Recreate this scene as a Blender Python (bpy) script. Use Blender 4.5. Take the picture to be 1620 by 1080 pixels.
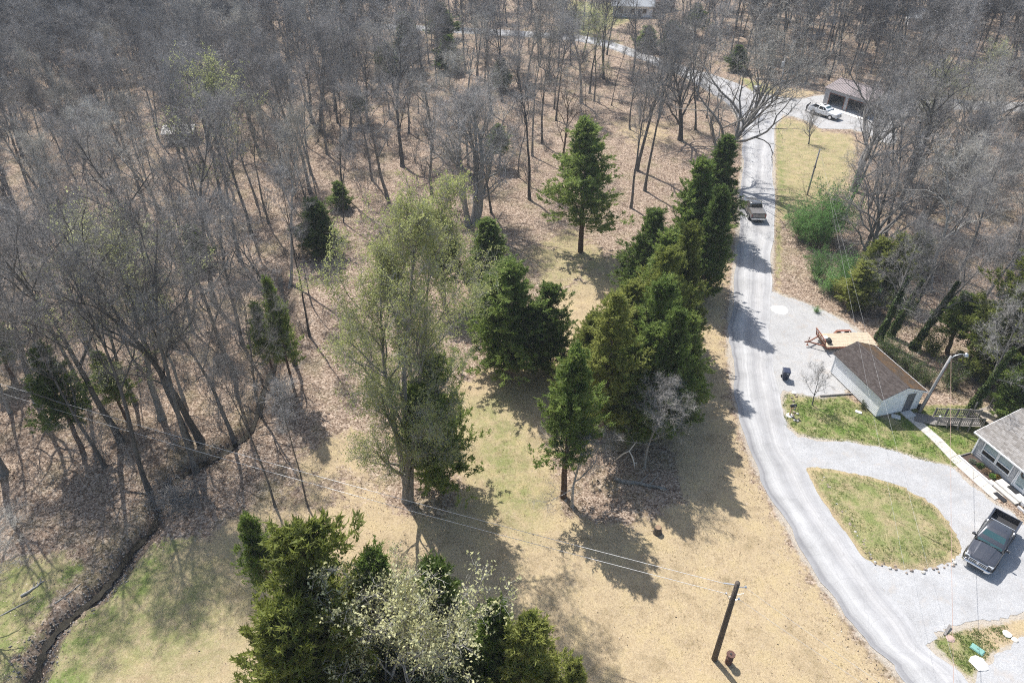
import bpy, math, random
import numpy as np
from mathutils import Vector, Matrix
# ------------------------------------------------------------------ camera, sky, sun
scn = bpy.context.scene
for o in list(bpy.data.objects): bpy.data.objects.remove(o)
C = scn.collection
CAMH, PITCH, FPX = 43.0, math.radians(36.0), 1120.0
cam = bpy.data.cameras.new('camera'); camo = bpy.data.objects.new('camera', cam); C.objects.link(camo)
camo.location = (0, 0, CAMH); camo.rotation_euler = (math.radians(90) - PITCH, 0, 0)
cam.sensor_width = 36.0; cam.lens = 36.0 * FPX / 1620.0; cam.clip_start = 0.5; cam.clip_end = 6000
scn.camera = camo
SUN_EL, SHAD_AZ = math.radians(54), math.radians(-60)      # shadows fall to the right and towards the camera
world = bpy.data.worlds.new('World'); scn.world = world; world.use_nodes = True
wn = world.node_tree; bg = wn.nodes['Background']; sky = wn.nodes.new('ShaderNodeTexSky')
sky.sky_type = 'NISHITA'; sky.sun_disc = False; sky.sun_elevation = SUN_EL
sun_dir = Vector((-math.cos(SHAD_AZ) * math.cos(SUN_EL), -math.sin(SHAD_AZ) * math.cos(SUN_EL), math.sin(SUN_EL)))
sky.sun_rotation = math.atan2(sun_dir.x, sun_dir.y)
sky.air_density = 1.3; sky.dust_density = 2.0; sky.ozone_density = 1.0
bg.inputs['Strength'].default_value = 0.125
wn.links.new(sky.outputs[0], bg.inputs[0])
sl = bpy.data.lights.new('sun', 'SUN'); sl.energy = 5.0; sl.angle = math.radians(0.5); sl.color = (1.0, 0.965, 0.92)
so = bpy.data.objects.new('sun', sl); C.objects.link(so); so.location = (0, 0, 80)
so.rotation_euler = (-sun_dir).to_track_quat('-Z', 'Y').to_euler()
scn.view_settings.view_transform = 'Standard'; scn.view_settings.look = 'None'
scn.view_settings.exposure = 0.5; scn.view_settings.gamma = 1.0; scn.view_settings.use_curve_mapping = False
scn.render.engine = 'CYCLES'; scn.cycles.max_bounces = 5; scn.cycles.diffuse_bounces = 2
scn.cycles.transparent_max_bounces = 6; scn.cycles.use_denoising = False; scn.cycles.filter_width = 1.1
scn.cycles.volume_bounces = 1; scn.cycles.debug_use_spatial_splits = True
scn.cycles.use_adaptive_sampling = True; scn.cycles.adaptive_threshold = 0.025; scn.cycles.use_light_tree = False

# ------------------------------------------------------------------ helpers
RND = random.Random(7)
PI = math.pi
def G(px, py, z=0.0):
    """photo pixel -> point on the horizontal plane at height z"""
    ang = PITCH; dx = px - 810.0; dv = -(py - 540.0)
    d = Vector((dx, FPX * math.cos(ang) + dv * math.sin(ang), -FPX * math.sin(ang) + dv * math.cos(ang)))
    t = (z - CAMH) / d.z
    return Vector((d.x * t, d.y * t, z))
def hgt(bx, by, ty):
    """height of a thing standing at pixel (bx, by) whose top is at picture row ty"""
    return CAMH - G(bx, by).y * math.tan(PITCH + math.atan((ty - 540.0) / FPX))
def link(o, parent=None):
    C.objects.link(o)
    if parent is not None: o.parent = parent
    return o
def tag(o, label=None, cat=None, group=None, kind=None):
    if label: o['label'] = label
    if cat: o['category'] = cat
    if group: o['group'] = group
    if kind: o['kind'] = kind
    return o
def empty(name, loc=(0, 0, 0), rz=0.0, label=None, cat=None, group=None):
    o = bpy.data.objects.new(name, None); C.objects.link(o); o.location = loc; o.rotation_euler = (0, 0, rz)
    o.empty_display_size = 0.3
    return tag(o, label, cat, group)
def fast_mesh(name, V, F, smooth=False):
    """V (n,3); F list of (m,k) index arrays"""
    me = bpy.data.meshes.new(name)
    V = np.asarray(V, np.float32)
    F = [np.asarray(f, np.int32) for f in F if len(f)]
    nl = sum(f.size for f in F); npol = sum(len(f) for f in F)
    me.vertices.add(len(V)); me.vertices.foreach_set('co', V.ravel())
    me.loops.add(nl); me.polygons.add(npol)
    me.loops.foreach_set('vertex_index', np.concatenate([f.ravel() for f in F]))
    tot = np.concatenate([np.full(len(f), f.shape[1], np.int32) for f in F])
    st = np.concatenate([[0], np.cumsum(tot)[:-1]]).astype(np.int32)
    me.polygons.foreach_set('loop_start', st); me.polygons.foreach_set('loop_total', tot)
    if smooth: me.polygons.foreach_set('use_smooth', np.ones(npol, bool))
    me.update(calc_edges=True)
    return me
def mobj(name, me, mat, parent=None):
    o = bpy.data.objects.new(name, me)
    if mat is not None and len(me.materials) == 0: me.materials.append(mat)
    return link(o, parent)

class MB:
    """collects boxes, tubes, lofts and builds them as one mesh object"""
    def __init__(s): s.v = []; s.f = []
    def add(s, vs, fs):
        b = len(s.v); s.v += [tuple(v) for v in vs]; s.f += [[b + i for i in f] for f in fs]; return s
    def box(s, cx, cy, cz, sx, sy, sz, rz=0.0, rx=0.0, ry=0.0):
        m = Matrix.Translation((cx, cy, cz)) @ Matrix.Rotation(rz, 4, 'Z') @ Matrix.Rotation(ry, 4, 'Y') @ Matrix.Rotation(rx, 4, 'X')
        vs = [m @ Vector((x * sx / 2, y * sy / 2, z * sz / 2)) for z in (-1, 1) for y in (-1, 1) for x in (-1, 1)]
        return s.add(vs, [(0, 2, 3, 1), (4, 5, 7, 6), (0, 1, 5, 4), (2, 6, 7, 3), (0, 4, 6, 2), (1, 3, 7, 5)])
    def bar(s, a, b, w, h=None):
        a = Vector(a); b = Vector(b); h = h or w; d = (b - a).normalized()
        ref = Vector((0, 0, 1)) if abs(d.z) < 0.95 else Vector((1, 0, 0))
        u = d.cross(ref).normalized(); v = u.cross(d)
        vs = [p + u * x * w / 2 + v * y * h / 2 for p in (a, b) for x, y in ((-1, -1), (1, -1), (1, 1), (-1, 1))]
        return s.add(vs, [(3, 2, 1, 0), (4, 5, 6, 7), (0, 1, 5, 4), (1, 2, 6, 5), (2, 3, 7, 6), (3, 0, 4, 7)])
    def tube(s, pts, rad, n=8, cap=True):
        pts = [Vector(p) for p in pts]
        if not hasattr(rad, '__len__'): rad = [rad] * len(pts)
        rings = []
        for i, p in enumerate(pts):
            d = (pts[min(i + 1, len(pts) - 1)] - pts[max(i - 1, 0)]).normalized()
            ref = Vector((0, 0, 1)) if abs(d.z) < 0.9 else Vector((1, 0, 0))
            u = d.cross(ref).normalized(); v = d.cross(u)
            rings.append([p + (u * math.cos(2 * PI * k / n) + v * math.sin(2 * PI * k / n)) * rad[i] for k in range(n)])
        return s.loft(rings, cap)
    def loft(s, rings, cap=True):
        n = len(rings[0]); vs = [p for r in rings for p in r]; fs = []
        for i in range(len(rings) - 1):
            for k in range(n):
                a = i * n + k; b = i * n + (k + 1) % n
                fs.append((a, b, b + n, a + n))
        if cap: fs.append(tuple(range(n - 1, -1, -1))); fs.append(tuple(range(len(vs) - n, len(vs))))
        return s.add(vs, fs)
    def lathe(s, prof, n=16, m=None):
        m = m or Matrix(); rings = []
        for r, z in prof: rings.append([m @ Vector((r * math.cos(2 * PI * k / n), r * math.sin(2 * PI * k / n), z)) for k in range(n)])
        return s.loft(rings, True)
    def prism(s, poly, z0, z1):
        n = len(poly); vs = [(p[0], p[1], z0) for p in poly] + [(p[0], p[1], z1) for p in poly]
        return s.add(vs, [tuple(range(n - 1, -1, -1)), tuple(range(n, 2 * n))] + [(k, (k + 1) % n, n + (k + 1) % n, n + k) for k in range(n)])
    def slab(s, q, t):
        """quad q of four points given thickness t along its normal (outwards)"""
        q = [Vector(p) for p in q]; nrm = (q[1] - q[0]).cross(q[2] - q[0]).normalized() * t
        n = len(q); return s.add(q + [p + nrm for p in q], [tuple(range(n - 1, -1, -1)), tuple(range(n, 2 * n))] + [(k, (k + 1) % n, n + (k + 1) % n, n + k) for k in range(n)])
    def build(s, name, mat, parent=None, bevel=0.0, smooth=False):
        me = bpy.data.meshes.new(name); me.from_pydata(s.v, [], s.f); me.update()
        import bmesh
        bm = bmesh.new(); bm.from_mesh(me)
        bmesh.ops.recalc_face_normals(bm, faces=bm.faces)
        bm.to_mesh(me); bm.free()
        me.materials.append(mat)
        if smooth: me.shade_smooth()
        o = bpy.data.objects.new(name, me); link(o, parent)
        if bevel:
            md = o.modifiers.new('bevel', 'BEVEL'); md.width = bevel; md.segments = 2; md.limit_method = 'ANGLE'
        return o

# ------------------------------------------------------------------ materials
def newmat(name):
    m = bpy.data.materials.new(name); m.use_nodes = True
    nt = m.node_tree; b = nt.nodes['Principled BSDF']; return m, nt, b
def N(nt, t, **kw):
    n = nt.nodes.new(t)
    for k, v in kw.items(): setattr(n, k, v)
    return n
def ramp(nt, fac, stops):
    r = N(nt, 'ShaderNodeValToRGB'); e = r.color_ramp.elements
    while len(e) > len(stops): e.remove(e[-1])
    while len(e) < len(stops): e.new(0.5)
    for i, (p, c) in enumerate(stops): e[i].position = p; e[i].color = (*c, 1)
    nt.links.new(fac, r.inputs[0]); return r.outputs[0]
def noise(nt, scale, detail=4, rough=0.6, vec=None, dist=0.0):
    n = N(nt, 'ShaderNodeTexNoise'); n.inputs['Scale'].default_value = scale; n.inputs['Detail'].default_value = detail
    n.inputs['Roughness'].default_value = rough; n.inputs['Distortion'].default_value = dist
    if vec is not None: nt.links.new(vec, n.inputs['Vector'])
    return n.outputs['Fac']
def mixc(nt, fac, a, b, mode='MIX'):
    m = N(nt, 'ShaderNodeMix', data_type='RGBA', blend_type=mode)
    for sock, v in ((m.inputs[0], fac), (m.inputs[6], a), (m.inputs[7], b)):
        if hasattr(v, 'is_linked'): nt.links.new(v, sock)
        elif isinstance(v, (int, float)): sock.default_value = v
        else: sock.default_value = (*v, 1)
    return m.outputs[2]
def maths(nt, op, a, b=None, clamp=False):
    m = N(nt, 'ShaderNodeMath', operation=op); m.use_clamp = clamp
    for i, v in enumerate((a, b)):
        if v is None: continue
        if hasattr(v, 'is_linked'): nt.links.new(v, m.inputs[i])
        else: m.inputs[i].default_value = v
    return m.outputs[0]
def geo_pos(nt): return N(nt, 'ShaderNodeNewGeometry').outputs['Position']
def objc(nt): return N(nt, 'ShaderNodeTexCoord').outputs['Object']
def bump(nt, b, h, strength=0.5, dist=0.05):
    bn = N(nt, 'ShaderNodeBump'); bn.inputs['Strength'].default_value = strength; bn.inputs['Distance'].default_value = dist
    nt.links.new(h, bn.inputs['Height']); nt.links.new(bn.outputs[0], b.inputs['Normal'])
def plain(name, col, rough=0.6, metal=0.0, var=0.12, scale=6.0, spec=0.5, coat=0.0):
    """plain colour with fine mottling and wear"""
    m, nt, b = newmat(name)
    f = noise(nt, scale, 5, 0.65, objc(nt))
    lo = tuple(c * (1 - var) for c in col); hi = tuple(min(1, c * (1 + var)) for c in col)
    nt.links.new(ramp(nt, f, [(0.3, lo), (0.7, hi)]), b.inputs['Base Color'])
    b.inputs['Roughness'].default_value = rough; b.inputs['Metallic'].default_value = metal
    b.inputs['Specular IOR Level'].default_value = spec
    if coat: b.inputs['Coat Weight'].default_value = coat; b.inputs['Coat Roughness'].default_value = 0.06
    return m
def leafmat(name, cols, trans=0.3, rough=0.6, objvar=0.35, scale=1.2):
    """foliage: colour varies in space and from plant to plant, some light passes through"""
    m, nt, b = newmat(name); out = nt.nodes['Material Output']
    f = noise(nt, scale, 3, 0.6, geo_pos(nt))
    ri = N(nt, 'ShaderNodeObjectInfo').outputs['Random']
    f2 = maths(nt, 'ADD', f, maths(nt, 'MULTIPLY', maths(nt, 'SUBTRACT', ri, 0.5), objvar))
    n = len(cols); col = ramp(nt, f2, [(0.28 + 0.44 * i / (n - 1), c) for i, c in enumerate(cols)])
    nt.links.new(col, b.inputs['Base Color']); b.inputs['Roughness'].default_value = rough
    b.inputs['Specular IOR Level'].default_value = 0.25
    t = N(nt, 'ShaderNodeBsdfTranslucent'); nt.links.new(col, t.inputs['Color'])
    mx = N(nt, 'ShaderNodeMixShader'); mx.inputs[0].default_value = trans
    nt.links.new(b.outputs[0], mx.inputs[1]); nt.links.new(t.outputs[0], mx.inputs[2]); nt.links.new(mx.outputs[0], out.inputs[0])
    return m
def barkmat(name, cols, objvar=0.4, sc=5.0):
    m, nt, b = newmat(name)
    mp = N(nt, 'ShaderNodeMapping'); mp.inputs['Scale'].default_value = (sc, sc, sc * 0.25); nt.links.new(objc(nt), mp.inputs[0])
    f = noise(nt, 1.0, 4, 0.7, mp.outputs[0])
    ri = N(nt, 'ShaderNodeObjectInfo').outputs['Random']
    f2 = maths(nt, 'ADD', f, maths(nt, 'MULTIPLY', maths(nt, 'SUBTRACT', ri, 0.5), objvar))
    n = len(cols); nt.links.new(ramp(nt, f2, [(0.25 + 0.5 * i / (n - 1), c) for i, c in enumerate(cols)]), b.inputs['Base Color'])
    b.inputs['Roughness'].default_value = 0.9; b.inputs['Specular IOR Level'].default_value = 0.2
    return m
# ------------------------------------------------------------------ ground
def W(pts, z=0.0): return [tuple(G(x, y, z)[:2]) for x, y in pts]
def smooth_line(pts, n, closed=False):
    P = [np.array(p, float) for p in pts]; out = []
    m = len(P); segs = m if closed else m - 1
    for i in range(segs):
        g = (lambda k: P[k % m]) if closed else (lambda k: P[min(max(k, 0), m - 1)])
        p0, p1, p2, p3 = g(i - 1), g(i), g(i + 1), g(i + 2)
        for k in range(n):
            t = k / n
            out.append(0.5 * (2 * p1 + (p2 - p0) * t + (2 * p0 - 5 * p1 + 4 * p2 - p3) * t * t + (3 * p1 - p0 - 3 * p2 + p3) * t ** 3))
    if not closed: out.append(P[-1])
    return np.array(out)
def sdist(X, Y, poly):
    """signed distance to polygon, positive inside"""
    P = np.array(poly); Q = np.roll(P, -1, 0); ins = np.zeros(X.shape, bool); d = np.full(X.shape, 1e9)
    for (ax, ay), (bx, by) in zip(P, Q):
        ex, ey = bx - ax, by - ay; L = ex * ex + ey * ey + 1e-12
        t = np.clip(((X - ax) * ex + (Y - ay) * ey) / L, 0, 1)
        d = np.minimum(d, np.hypot(X - ax - t * ex, Y - ay - t * ey))
        c = ((ay > Y) != (by > Y))
        ins ^= c & (X < (bx - ax) * (Y - ay) / (by - ay if by != ay else 1e-9) + ax)
    return np.where(ins, d, -d)
def ldist(X, Y, line):
    d = np.full(X.shape, 1e9); side = np.zeros(X.shape)
    for (ax, ay), (bx, by) in zip(line[:-1], line[1:]):
        ex, ey = bx - ax, by - ay; L = ex * ex + ey * ey + 1e-12
        t = np.clip(((X - ax) * ex + (Y - ay) * ey) / L, 0, 1)
        dd = np.hypot(X - ax - t * ex, Y - ay - t * ey); cr = (X - ax) * ey - (Y - ay) * ex
        m = dd < d; d = np.where(m, dd, d); side = np.where(m, np.sign(cr), side)
    return d, side
def sst(a, b, x):
    t = np.clip((x - a) / (b - a), 0, 1); return t * t * (3 - 2 * t)
LANE_L = [(1560, 1220), (1440, 1085), (1380, 1020), (1300, 920), (1235, 810), (1187, 710), (1164, 620), (1155, 540), (1160, 460), (1167, 380), (1172, 300), (1177, 240), (1172, 200), (1158, 172), (1128, 149), (1060, 112), (1000, 90), (950, 73), (890, 63), (780, 56), (680, 50), (560, 44)]
LANE_R = [(1680, 1220), (1536, 1085), (1466, 1015), (1368, 887), (1304, 800), (1250, 700), (1231, 620), (1219, 540), (1218, 460), (1221, 380), (1223, 300), (1223, 240), (1222, 195), (1208, 160), (1165, 132), (1068, 101), (1004, 79), (954, 63), (892, 54), (782, 47), (682, 42), (562, 36)]
DRIVE = [(1236, 672), (1262, 690), (1300, 697), (1350, 702), (1410, 714), (1470, 731), (1508, 741), (1530, 762), (1565, 790), (1600, 812), (1640, 850), (1760, 940), (1660, 965), (1600, 975), (1545, 985), (1500, 992), (1478, 1002), (1462, 1022), (1440, 990), (1368, 895), (1304, 808), (1250, 708)]
ISLAND = [(1276, 747), (1300, 740), (1345, 748), (1392, 758), (1440, 776), (1480, 802), (1506, 836), (1519, 862), (1514, 882), (1490, 894), (1452, 901), (1405, 896), (1370, 884), (1330, 832), (1296, 785)]
PARK = [(1214, 470), (1224, 462), (1258, 474), (1292, 488), (1332, 505), (1362, 527), (1392, 556), (1350, 600), (1330, 622), (1298, 627), (1262, 622), (1240, 617), (1234, 632), (1226, 640), (1219, 600), (1214, 540)]
LOT = [(1170, 160), (1190, 149), (1225, 152), (1262, 157), (1300, 150), (1345, 140), (1440, 150), (1540, 160), (1640, 164), (1640, 178), (1540, 174), (1450, 172), (1415, 190), (1420, 222), (1395, 225), (1350, 205), (1302, 204), (1270, 189), (1238, 183), (1224, 200), (1215, 215), (1180, 215)]
CORNER = [(1555, 1130), (1552, 1068), (1570, 1045), (1592, 1030), (1640, 1006), (1720, 1000), (1740, 1120)]
CREEK = [(20, 1130), (50, 1065), (61, 1028), (81, 995), (118, 961), (148, 937), (168, 915), (186, 890), (208, 860), (238, 828), (248, 795), (262, 765), (300, 735), (345, 712), (395, 672), (415, 610), (436, 560), (450, 500), (440, 430)]
LAWN = [(40, 1130), (70, 1050), (100, 1000), (165, 935), (205, 885), (250, 858), (330, 850), (400, 800), (445, 760), (475, 715), (555, 680), (600, 690), (700, 620), (760, 590), (850, 480), (960, 428), (1080, 400), (1140, 330), (1156, 330), (1150, 460), (1146, 540), (1152, 620), (1176, 720), (1228, 820), (1294, 930), (1372, 1030), (1450, 1120), (1400, 1300), (0, 1300)]
creek_w = smooth_line(W(CREEK), 6)
wl, wr = smooth_line(W(LANE_L), 8), smooth_line(W(LANE_R), 8)
lane_poly = np.vstack([wl, wr[::-1]])
axis = lambda segs: np.unique(np.concatenate([np.arange(a, b, s) for a, b, s in segs]).round(3))
gx = axis([(-3000, -400, 400), (-400, -190, 30), (-190, -46, 2.0), (-46, -8, 0.33), (-8, 60, 0.55), (60, 190, 2.0), (190, 400, 30), (400, 3001, 400)])
gy = axis([(-1200, -60, 190), (-60, 16, 4), (16, 56, 0.33), (56, 110, 0.6), (110, 270, 2.0), (270, 500, 30), (500, 3600, 400)])
X, Y = np.meshgrid(gx, gy)
Xf, Yf = X.ravel(), Y.ravel()
pave = np.max([sdist(Xf, Yf, np.vstack([wl[::3], wr[::-3]]))] + [sdist(Xf, Yf, W(p)) for p in (DRIVE, PARK, LOT, CORNER)], 0)
def wob(x, y, s, ph):
    return np.sin(x * s + ph) * np.cos(y * s * 1.13 + ph * 2) + 0.5 * np.sin(x * s * 2.3 + y * s * 1.7 + ph)
flat = sst(-4.0, -0.6, -0) * sst(0.6, 5.0, -pave)
cd, cs = ldist(Xf, Yf, creek_w)
HB = sst(0.6, 5.0, -pave) * (0.10 * wob(Xf, Yf, 0.31, 1.0) + 0.05 * wob(Xf, Yf, 1.1, 2.0))
HB = HB * (np.hypot(Xf - 40, Yf - 45) > 16)
# stream bed: steep outer bank on the left, gentle on the right, with a second ledge
leftd = np.where(cs > 0, -cd, cd)
prof = np.where(leftd < 0, sst(1.5, 0.7, -leftd), sst(0.9, 0.15, leftd))
prof = np.where((leftd > -1.7) & (leftd < -0.6), np.minimum(prof, 0.55 + 0.2 * wob(Xf, Yf, 0.9, 3)), prof)
Z = HB - 0.75 * prof * (Yf < 110)
def terrain(x, y):
    i = min(max(np.searchsorted(gx, x), 1), len(gx) - 1); j = min(max(np.searchsorted(gy, y), 1), len(gy) - 1)
    Zg = Z.reshape(X.shape)
    tx = (x - gx[i - 1]) / (gx[i] - gx[i - 1]); ty = (y - gy[j - 1]) / (gy[j] - gy[j - 1])
    return float((Zg[j - 1, i - 1] * (1 - tx) + Zg[j - 1, i] * tx) * (1 - ty) + (Zg[j, i - 1] * (1 - tx) + Zg[j, i] * tx) * ty)
def zone(px, soft, strength=1.0): return strength * sst(-soft, soft, sdist(Xf, Yf, W(px)))
grass = zone(LAWN, 2.5)
grass = np.maximum(grass, zone([(1224, 196), (1240, 184), (1270, 192), (1300, 206), (1350, 212), (1360, 250), (1340, 300), (1300, 320), (1262, 350), (1226, 350)], 1.6, 0.85))
FARLAWN = [(1228, 196), (1240, 186), (1270, 194), (1300, 208), (1345, 214), (1355, 250), (1336, 296), (1300, 316), (1262, 346), (1230, 346)]
grass = np.maximum(grass, zone([(1168, 120), (1240, 138), (1300, 146), (1260, 156), (1190, 148)], 1.5))
HOUSE_LAWN = [(1234, 640), (1240, 617), (1262, 622), (1298, 628), (1330, 622), (1400, 660), (1450, 640), (1560, 640), (1600, 700), (1540, 720), (1508, 742), (1470, 732), (1410, 714), (1350, 702), (1300, 697), (1262, 690), (1238, 672)]
grass = np.maximum(grass, zone(HOUSE_LAWN, 0.8))
grass = np.maximum(grass, zone([(1466, 1016), (1478, 1000), (1545, 985), (1640, 965), (1640, 1004), (1590, 1030), (1552, 1066), (1550, 1130)], 0.4))
grass = np.maximum(grass, zone([(930, 60), (980, 40), (1040, 20), (1000, 5), (900, 0), (880, 50)], 5))
grass = np.maximum(grass, zone([(1225, 350), (1240, 350), (1238, 470), (1224, 462)], 0.5, 0.6))
grass = np.maximum(grass, zone([(820, 400), (900, 350), (1000, 420), (940, 450), (850, 470)], 3, 0.65))
grass = np.maximum(grass, zone([(0, 880), (110, 870), (150, 890), (90, 950), (40, 1040), (30, 1130), (-150, 1100), (-100, 900)], 2.0, 0.75))
grass = np.maximum(grass, zone([(960, 190), (1060, 190), (1080, 225), (1000, 245)], 4, 0.6))
grass *= 1 - 0.9 * zone([(590, 700), (660, 690), (740, 770), (700, 820), (630, 815)], 1.6)
grass *= 1 - 0.9 * zone([(870, 720), (1060, 700), (1090, 790), (1000, 835), (890, 815)], 1.6)
grass *= 1 - 0.5 * zone([(395, 740), (620, 720), (620, 800), (420, 840)], 2.5)
green = zone([(110, 1000), (210, 900), (360, 880), (390, 960), (330, 1060), (60, 1120)], 4.0, 0.62)
green = np.maximum(green, zone([(740, 640), (800, 620), (870, 780), (840, 850), (760, 800)], 2.5, 0.65))
green = np.maximum(green, zone(FARLAWN, 1.5, 0.45))
green = np.maximum(green, zone([(820, 400), (900, 350), (1000, 420), (940, 450), (850, 470)], 3, 0.4))
green = np.maximum(green, zone(HOUSE_LAWN, 1.2, 0.95))
green = np.maximum(green, zone([(1226, 196), (1236, 190), (1252, 330), (1226, 340)], 0.9, 0.75))
green = np.maximum(green, zone([(1170, 120), (1225, 140), (1220, 150), (1180, 148)], 1.2, 0.8))
green = np.maximum(green, zone([(1225, 350), (1240, 350), (1238, 440), (1226, 450)], 0.5, 0.75))
green = np.maximum(green, zone([(0, 880), (110, 870), (150, 890), (90, 950), (40, 1040), (30, 1130), (-150, 1100), (-100, 900)], 2.0, 0.7))
green = np.maximum(green, zone([(1466, 1016), (1480, 1004), (1540, 1000), (1560, 1030), (1540, 1080)], 0.6, 0.85))
green = np.maximum(green, zone([(930, 60), (980, 40), (1040, 20), (1000, 5), (900, 0), (880, 50)], 5, 0.8))
green = np.maximum(green, sst(3.2, 1.0, np.abs(cd - 2.0)) * (Yf < 40) * 0.8)
dust = sst(-1.1, 0.1, pave) * 0.9
dust = np.maximum(dust, zone([(1176, 720), (1230, 820), (1300, 940), (1372, 1030), (1420, 1100), (1340, 1080), (1270, 980), (1200, 860), (1165, 760)], 1.2, 0.42))
wet = sst(1.2, 0.3, cd) * (Yf < 110)
bank = np.clip(sst(0.25, 0.75, prof), 0, 1) * (Yf < 110)
nx, ny = len(gx), len(gy)
idx = np.arange(nx * ny).reshape(ny, nx)
quads = np.stack([idx[:-1, :-1].ravel(), idx[:-1, 1:].ravel(), idx[1:, 1:].ravel(), idx[1:, :-1].ravel()], 1)
gme = fast_mesh('ground', np.stack([Xf, Yf, Z], 1), [quads], True)
ca = gme.color_attributes.new('zone', 'FLOAT_COLOR', 'POINT')
ca.data.foreach_set('color', np.stack([grass, green, dust, bank], 1).astype(np.float32).ravel())

def ground_material():
    m, nt, b = newmat('ground'); L = nt.links.new; P = geo_pos(nt)
    at = N(nt, 'ShaderNodeAttribute', attribute_name='zone'); sp = N(nt, 'ShaderNodeSeparateColor'); L(at.outputs['Color'], sp.inputs[0])
    g, gr, du, bk = sp.outputs[0], sp.outputs[1], sp.outputs[2], at.outputs['Alpha']
    # fallen leaves
    vo = N(nt, 'ShaderNodeTexVoronoi'); vo.inputs['Scale'].default_value = 7.5; L(P, vo.inputs['Vector'])
    vs = N(nt, 'ShaderNodeSeparateColor'); L(vo.outputs['Color'], vs.inputs[0])
    lit = ramp(nt, vs.outputs[0], [(0.0, (0.12, 0.086, 0.064)), (0.3, (0.235, 0.178, 0.132)), (0.65, (0.345, 0.27, 0.207)), (0.95, (0.48, 0.40, 0.32))])
    lf = noise(nt, 1.1, 6, 0.7, P)
    lit = mixc(nt, 0.75, lit, ramp(nt, lf, [(0.3, (0.45, 0.38, 0.34)), (0.52, (0.9, 0.86, 0.84)), (0.72, (1.3, 1.22, 1.16))]), 'MULTIPLY')
    lit = mixc(nt, maths(nt, 'MULTIPLY', ramp(nt, noise(nt, 0.22, 4, 0.6, P), [(0.5, (0, 0, 0)), (0.7, (1, 1, 1))]), 0.3), lit, (0.16, 0.17, 0.06))
    # dry grass
    mp = N(nt, 'ShaderNodeMapping'); mp.inputs['Scale'].default_value = (9, 5.5, 5); mp.inputs['Rotation'].default_value = (0, 0, 0.5); L(P, mp.inputs[0])
    fg = noise(nt, 1.0, 7, 0.78, mp.outputs[0]); mg = noise(nt, 0.55, 5, 0.65, P); bgn = noise(nt, 0.09, 3, 0.5, P)
    dry = ramp(nt, fg, [(0.3, (0.315, 0.235, 0.14)), (0.48, (0.40, 0.31, 0.195)), (0.68, (0.50, 0.40, 0.265))])
    dry = mixc(nt, 0.8, dry, ramp(nt, mg, [(0.3, (0.62, 0.62, 0.56)), (0.5, (1, 1, 1)), (0.72, (1.2, 1.17, 1.1))]), 'MULTIPLY')
    dry = mixc(nt, maths(nt, 'MULTIPLY', ramp(nt, mg, [(0.45, (0, 0, 0)), (0.62, (1, 1, 1))]), 0.20), dry, (0.30, 0.27, 0.12))
    # green grass
    gg = ramp(nt, fg, [(0.28, (0.055, 0.095, 0.018)), (0.5, (0.12, 0.175, 0.04)), (0.72, (0.24, 0.29, 0.09))])
    gp = ramp(nt, noise(nt, 0.75, 6, 0.72, P), [(0.36, (0, 0, 0)), (0.6, (1, 1, 1))])
    gf = maths(nt, 'MULTIPLY', gr, maths(nt, 'ADD', maths(nt, 'MULTIPLY', gp, 0.85), maths(nt, 'MULTIPLY', gr, 0.32)), True)
    gcol = mixc(nt, gf, dry, gg)
    # edge between leaves and grass broken up by noise; single leaves lie on the grass
    e = maths(nt, 'ADD', g, maths(nt, 'MULTIPLY', maths(nt, 'SUBTRACT', noise(nt, 0.9, 6, 0.72, P), 0.5), 1.5))
    ef = N(nt, 'ShaderNodeMapRange', interpolation_type='SMOOTHSTEP'); ef.inputs[1].default_value = 0.36; ef.inputs[2].default_value = 0.66; L(e, ef.inputs[0])
    fleck = maths(nt, 'GREATER_THAN', vs.outputs[1], 0.93)
    ef2 = maths(nt, 'MULTIPLY', ef.outputs[0], maths(nt, 'SUBTRACT', 1.0, maths(nt, 'MULTIPLY', fleck, 0.3)))
    col = mixc(nt, ef2, lit, gcol)
    # bare stream bank and stones
    soil = ramp(nt, noise(nt, 2.5, 6, 0.7, P), [(0.3, (0.07, 0.052, 0.04)), (0.55, (0.16, 0.12, 0.09)), (0.75, (0.30, 0.26, 0.22))])
    col = mixc(nt, bk, col, soil)
    # grit spread along the edges of the gravel
    d2 = maths(nt, 'ADD', du, maths(nt, 'MULTIPLY', maths(nt, 'SUBTRACT', noise(nt, 1.6, 7, 0.75, P), 0.5), 1.3))
    df = N(nt, 'ShaderNodeMapRange', interpolation_type='SMOOTHSTEP'); df.inputs[1].default_value = 0.42; df.inputs[2].default_value = 0.8; L(d2, df.inputs[0])
    col = mixc(nt, df.outputs[0], col, ramp(nt, noise(nt, 9, 5, 0.7, P), [(0.3, (0.30, 0.26, 0.21)), (0.7, (0.50, 0.45, 0.38))]))
    L(col, b.inputs['Base Color']); b.inputs['Roughness'].default_value = 0.95; b.inputs['Specular IOR Level'].default_value = 0.1
    h = maths(nt, 'ADD', fg, maths(nt, 'MULTIPLY', vs.outputs[2], 0.6))
    bump(nt, b, h, 0.9, 0.06)
    return m
GROUND = ground_material()
tag(mobj('ground', gme, GROUND), kind='structure')

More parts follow.
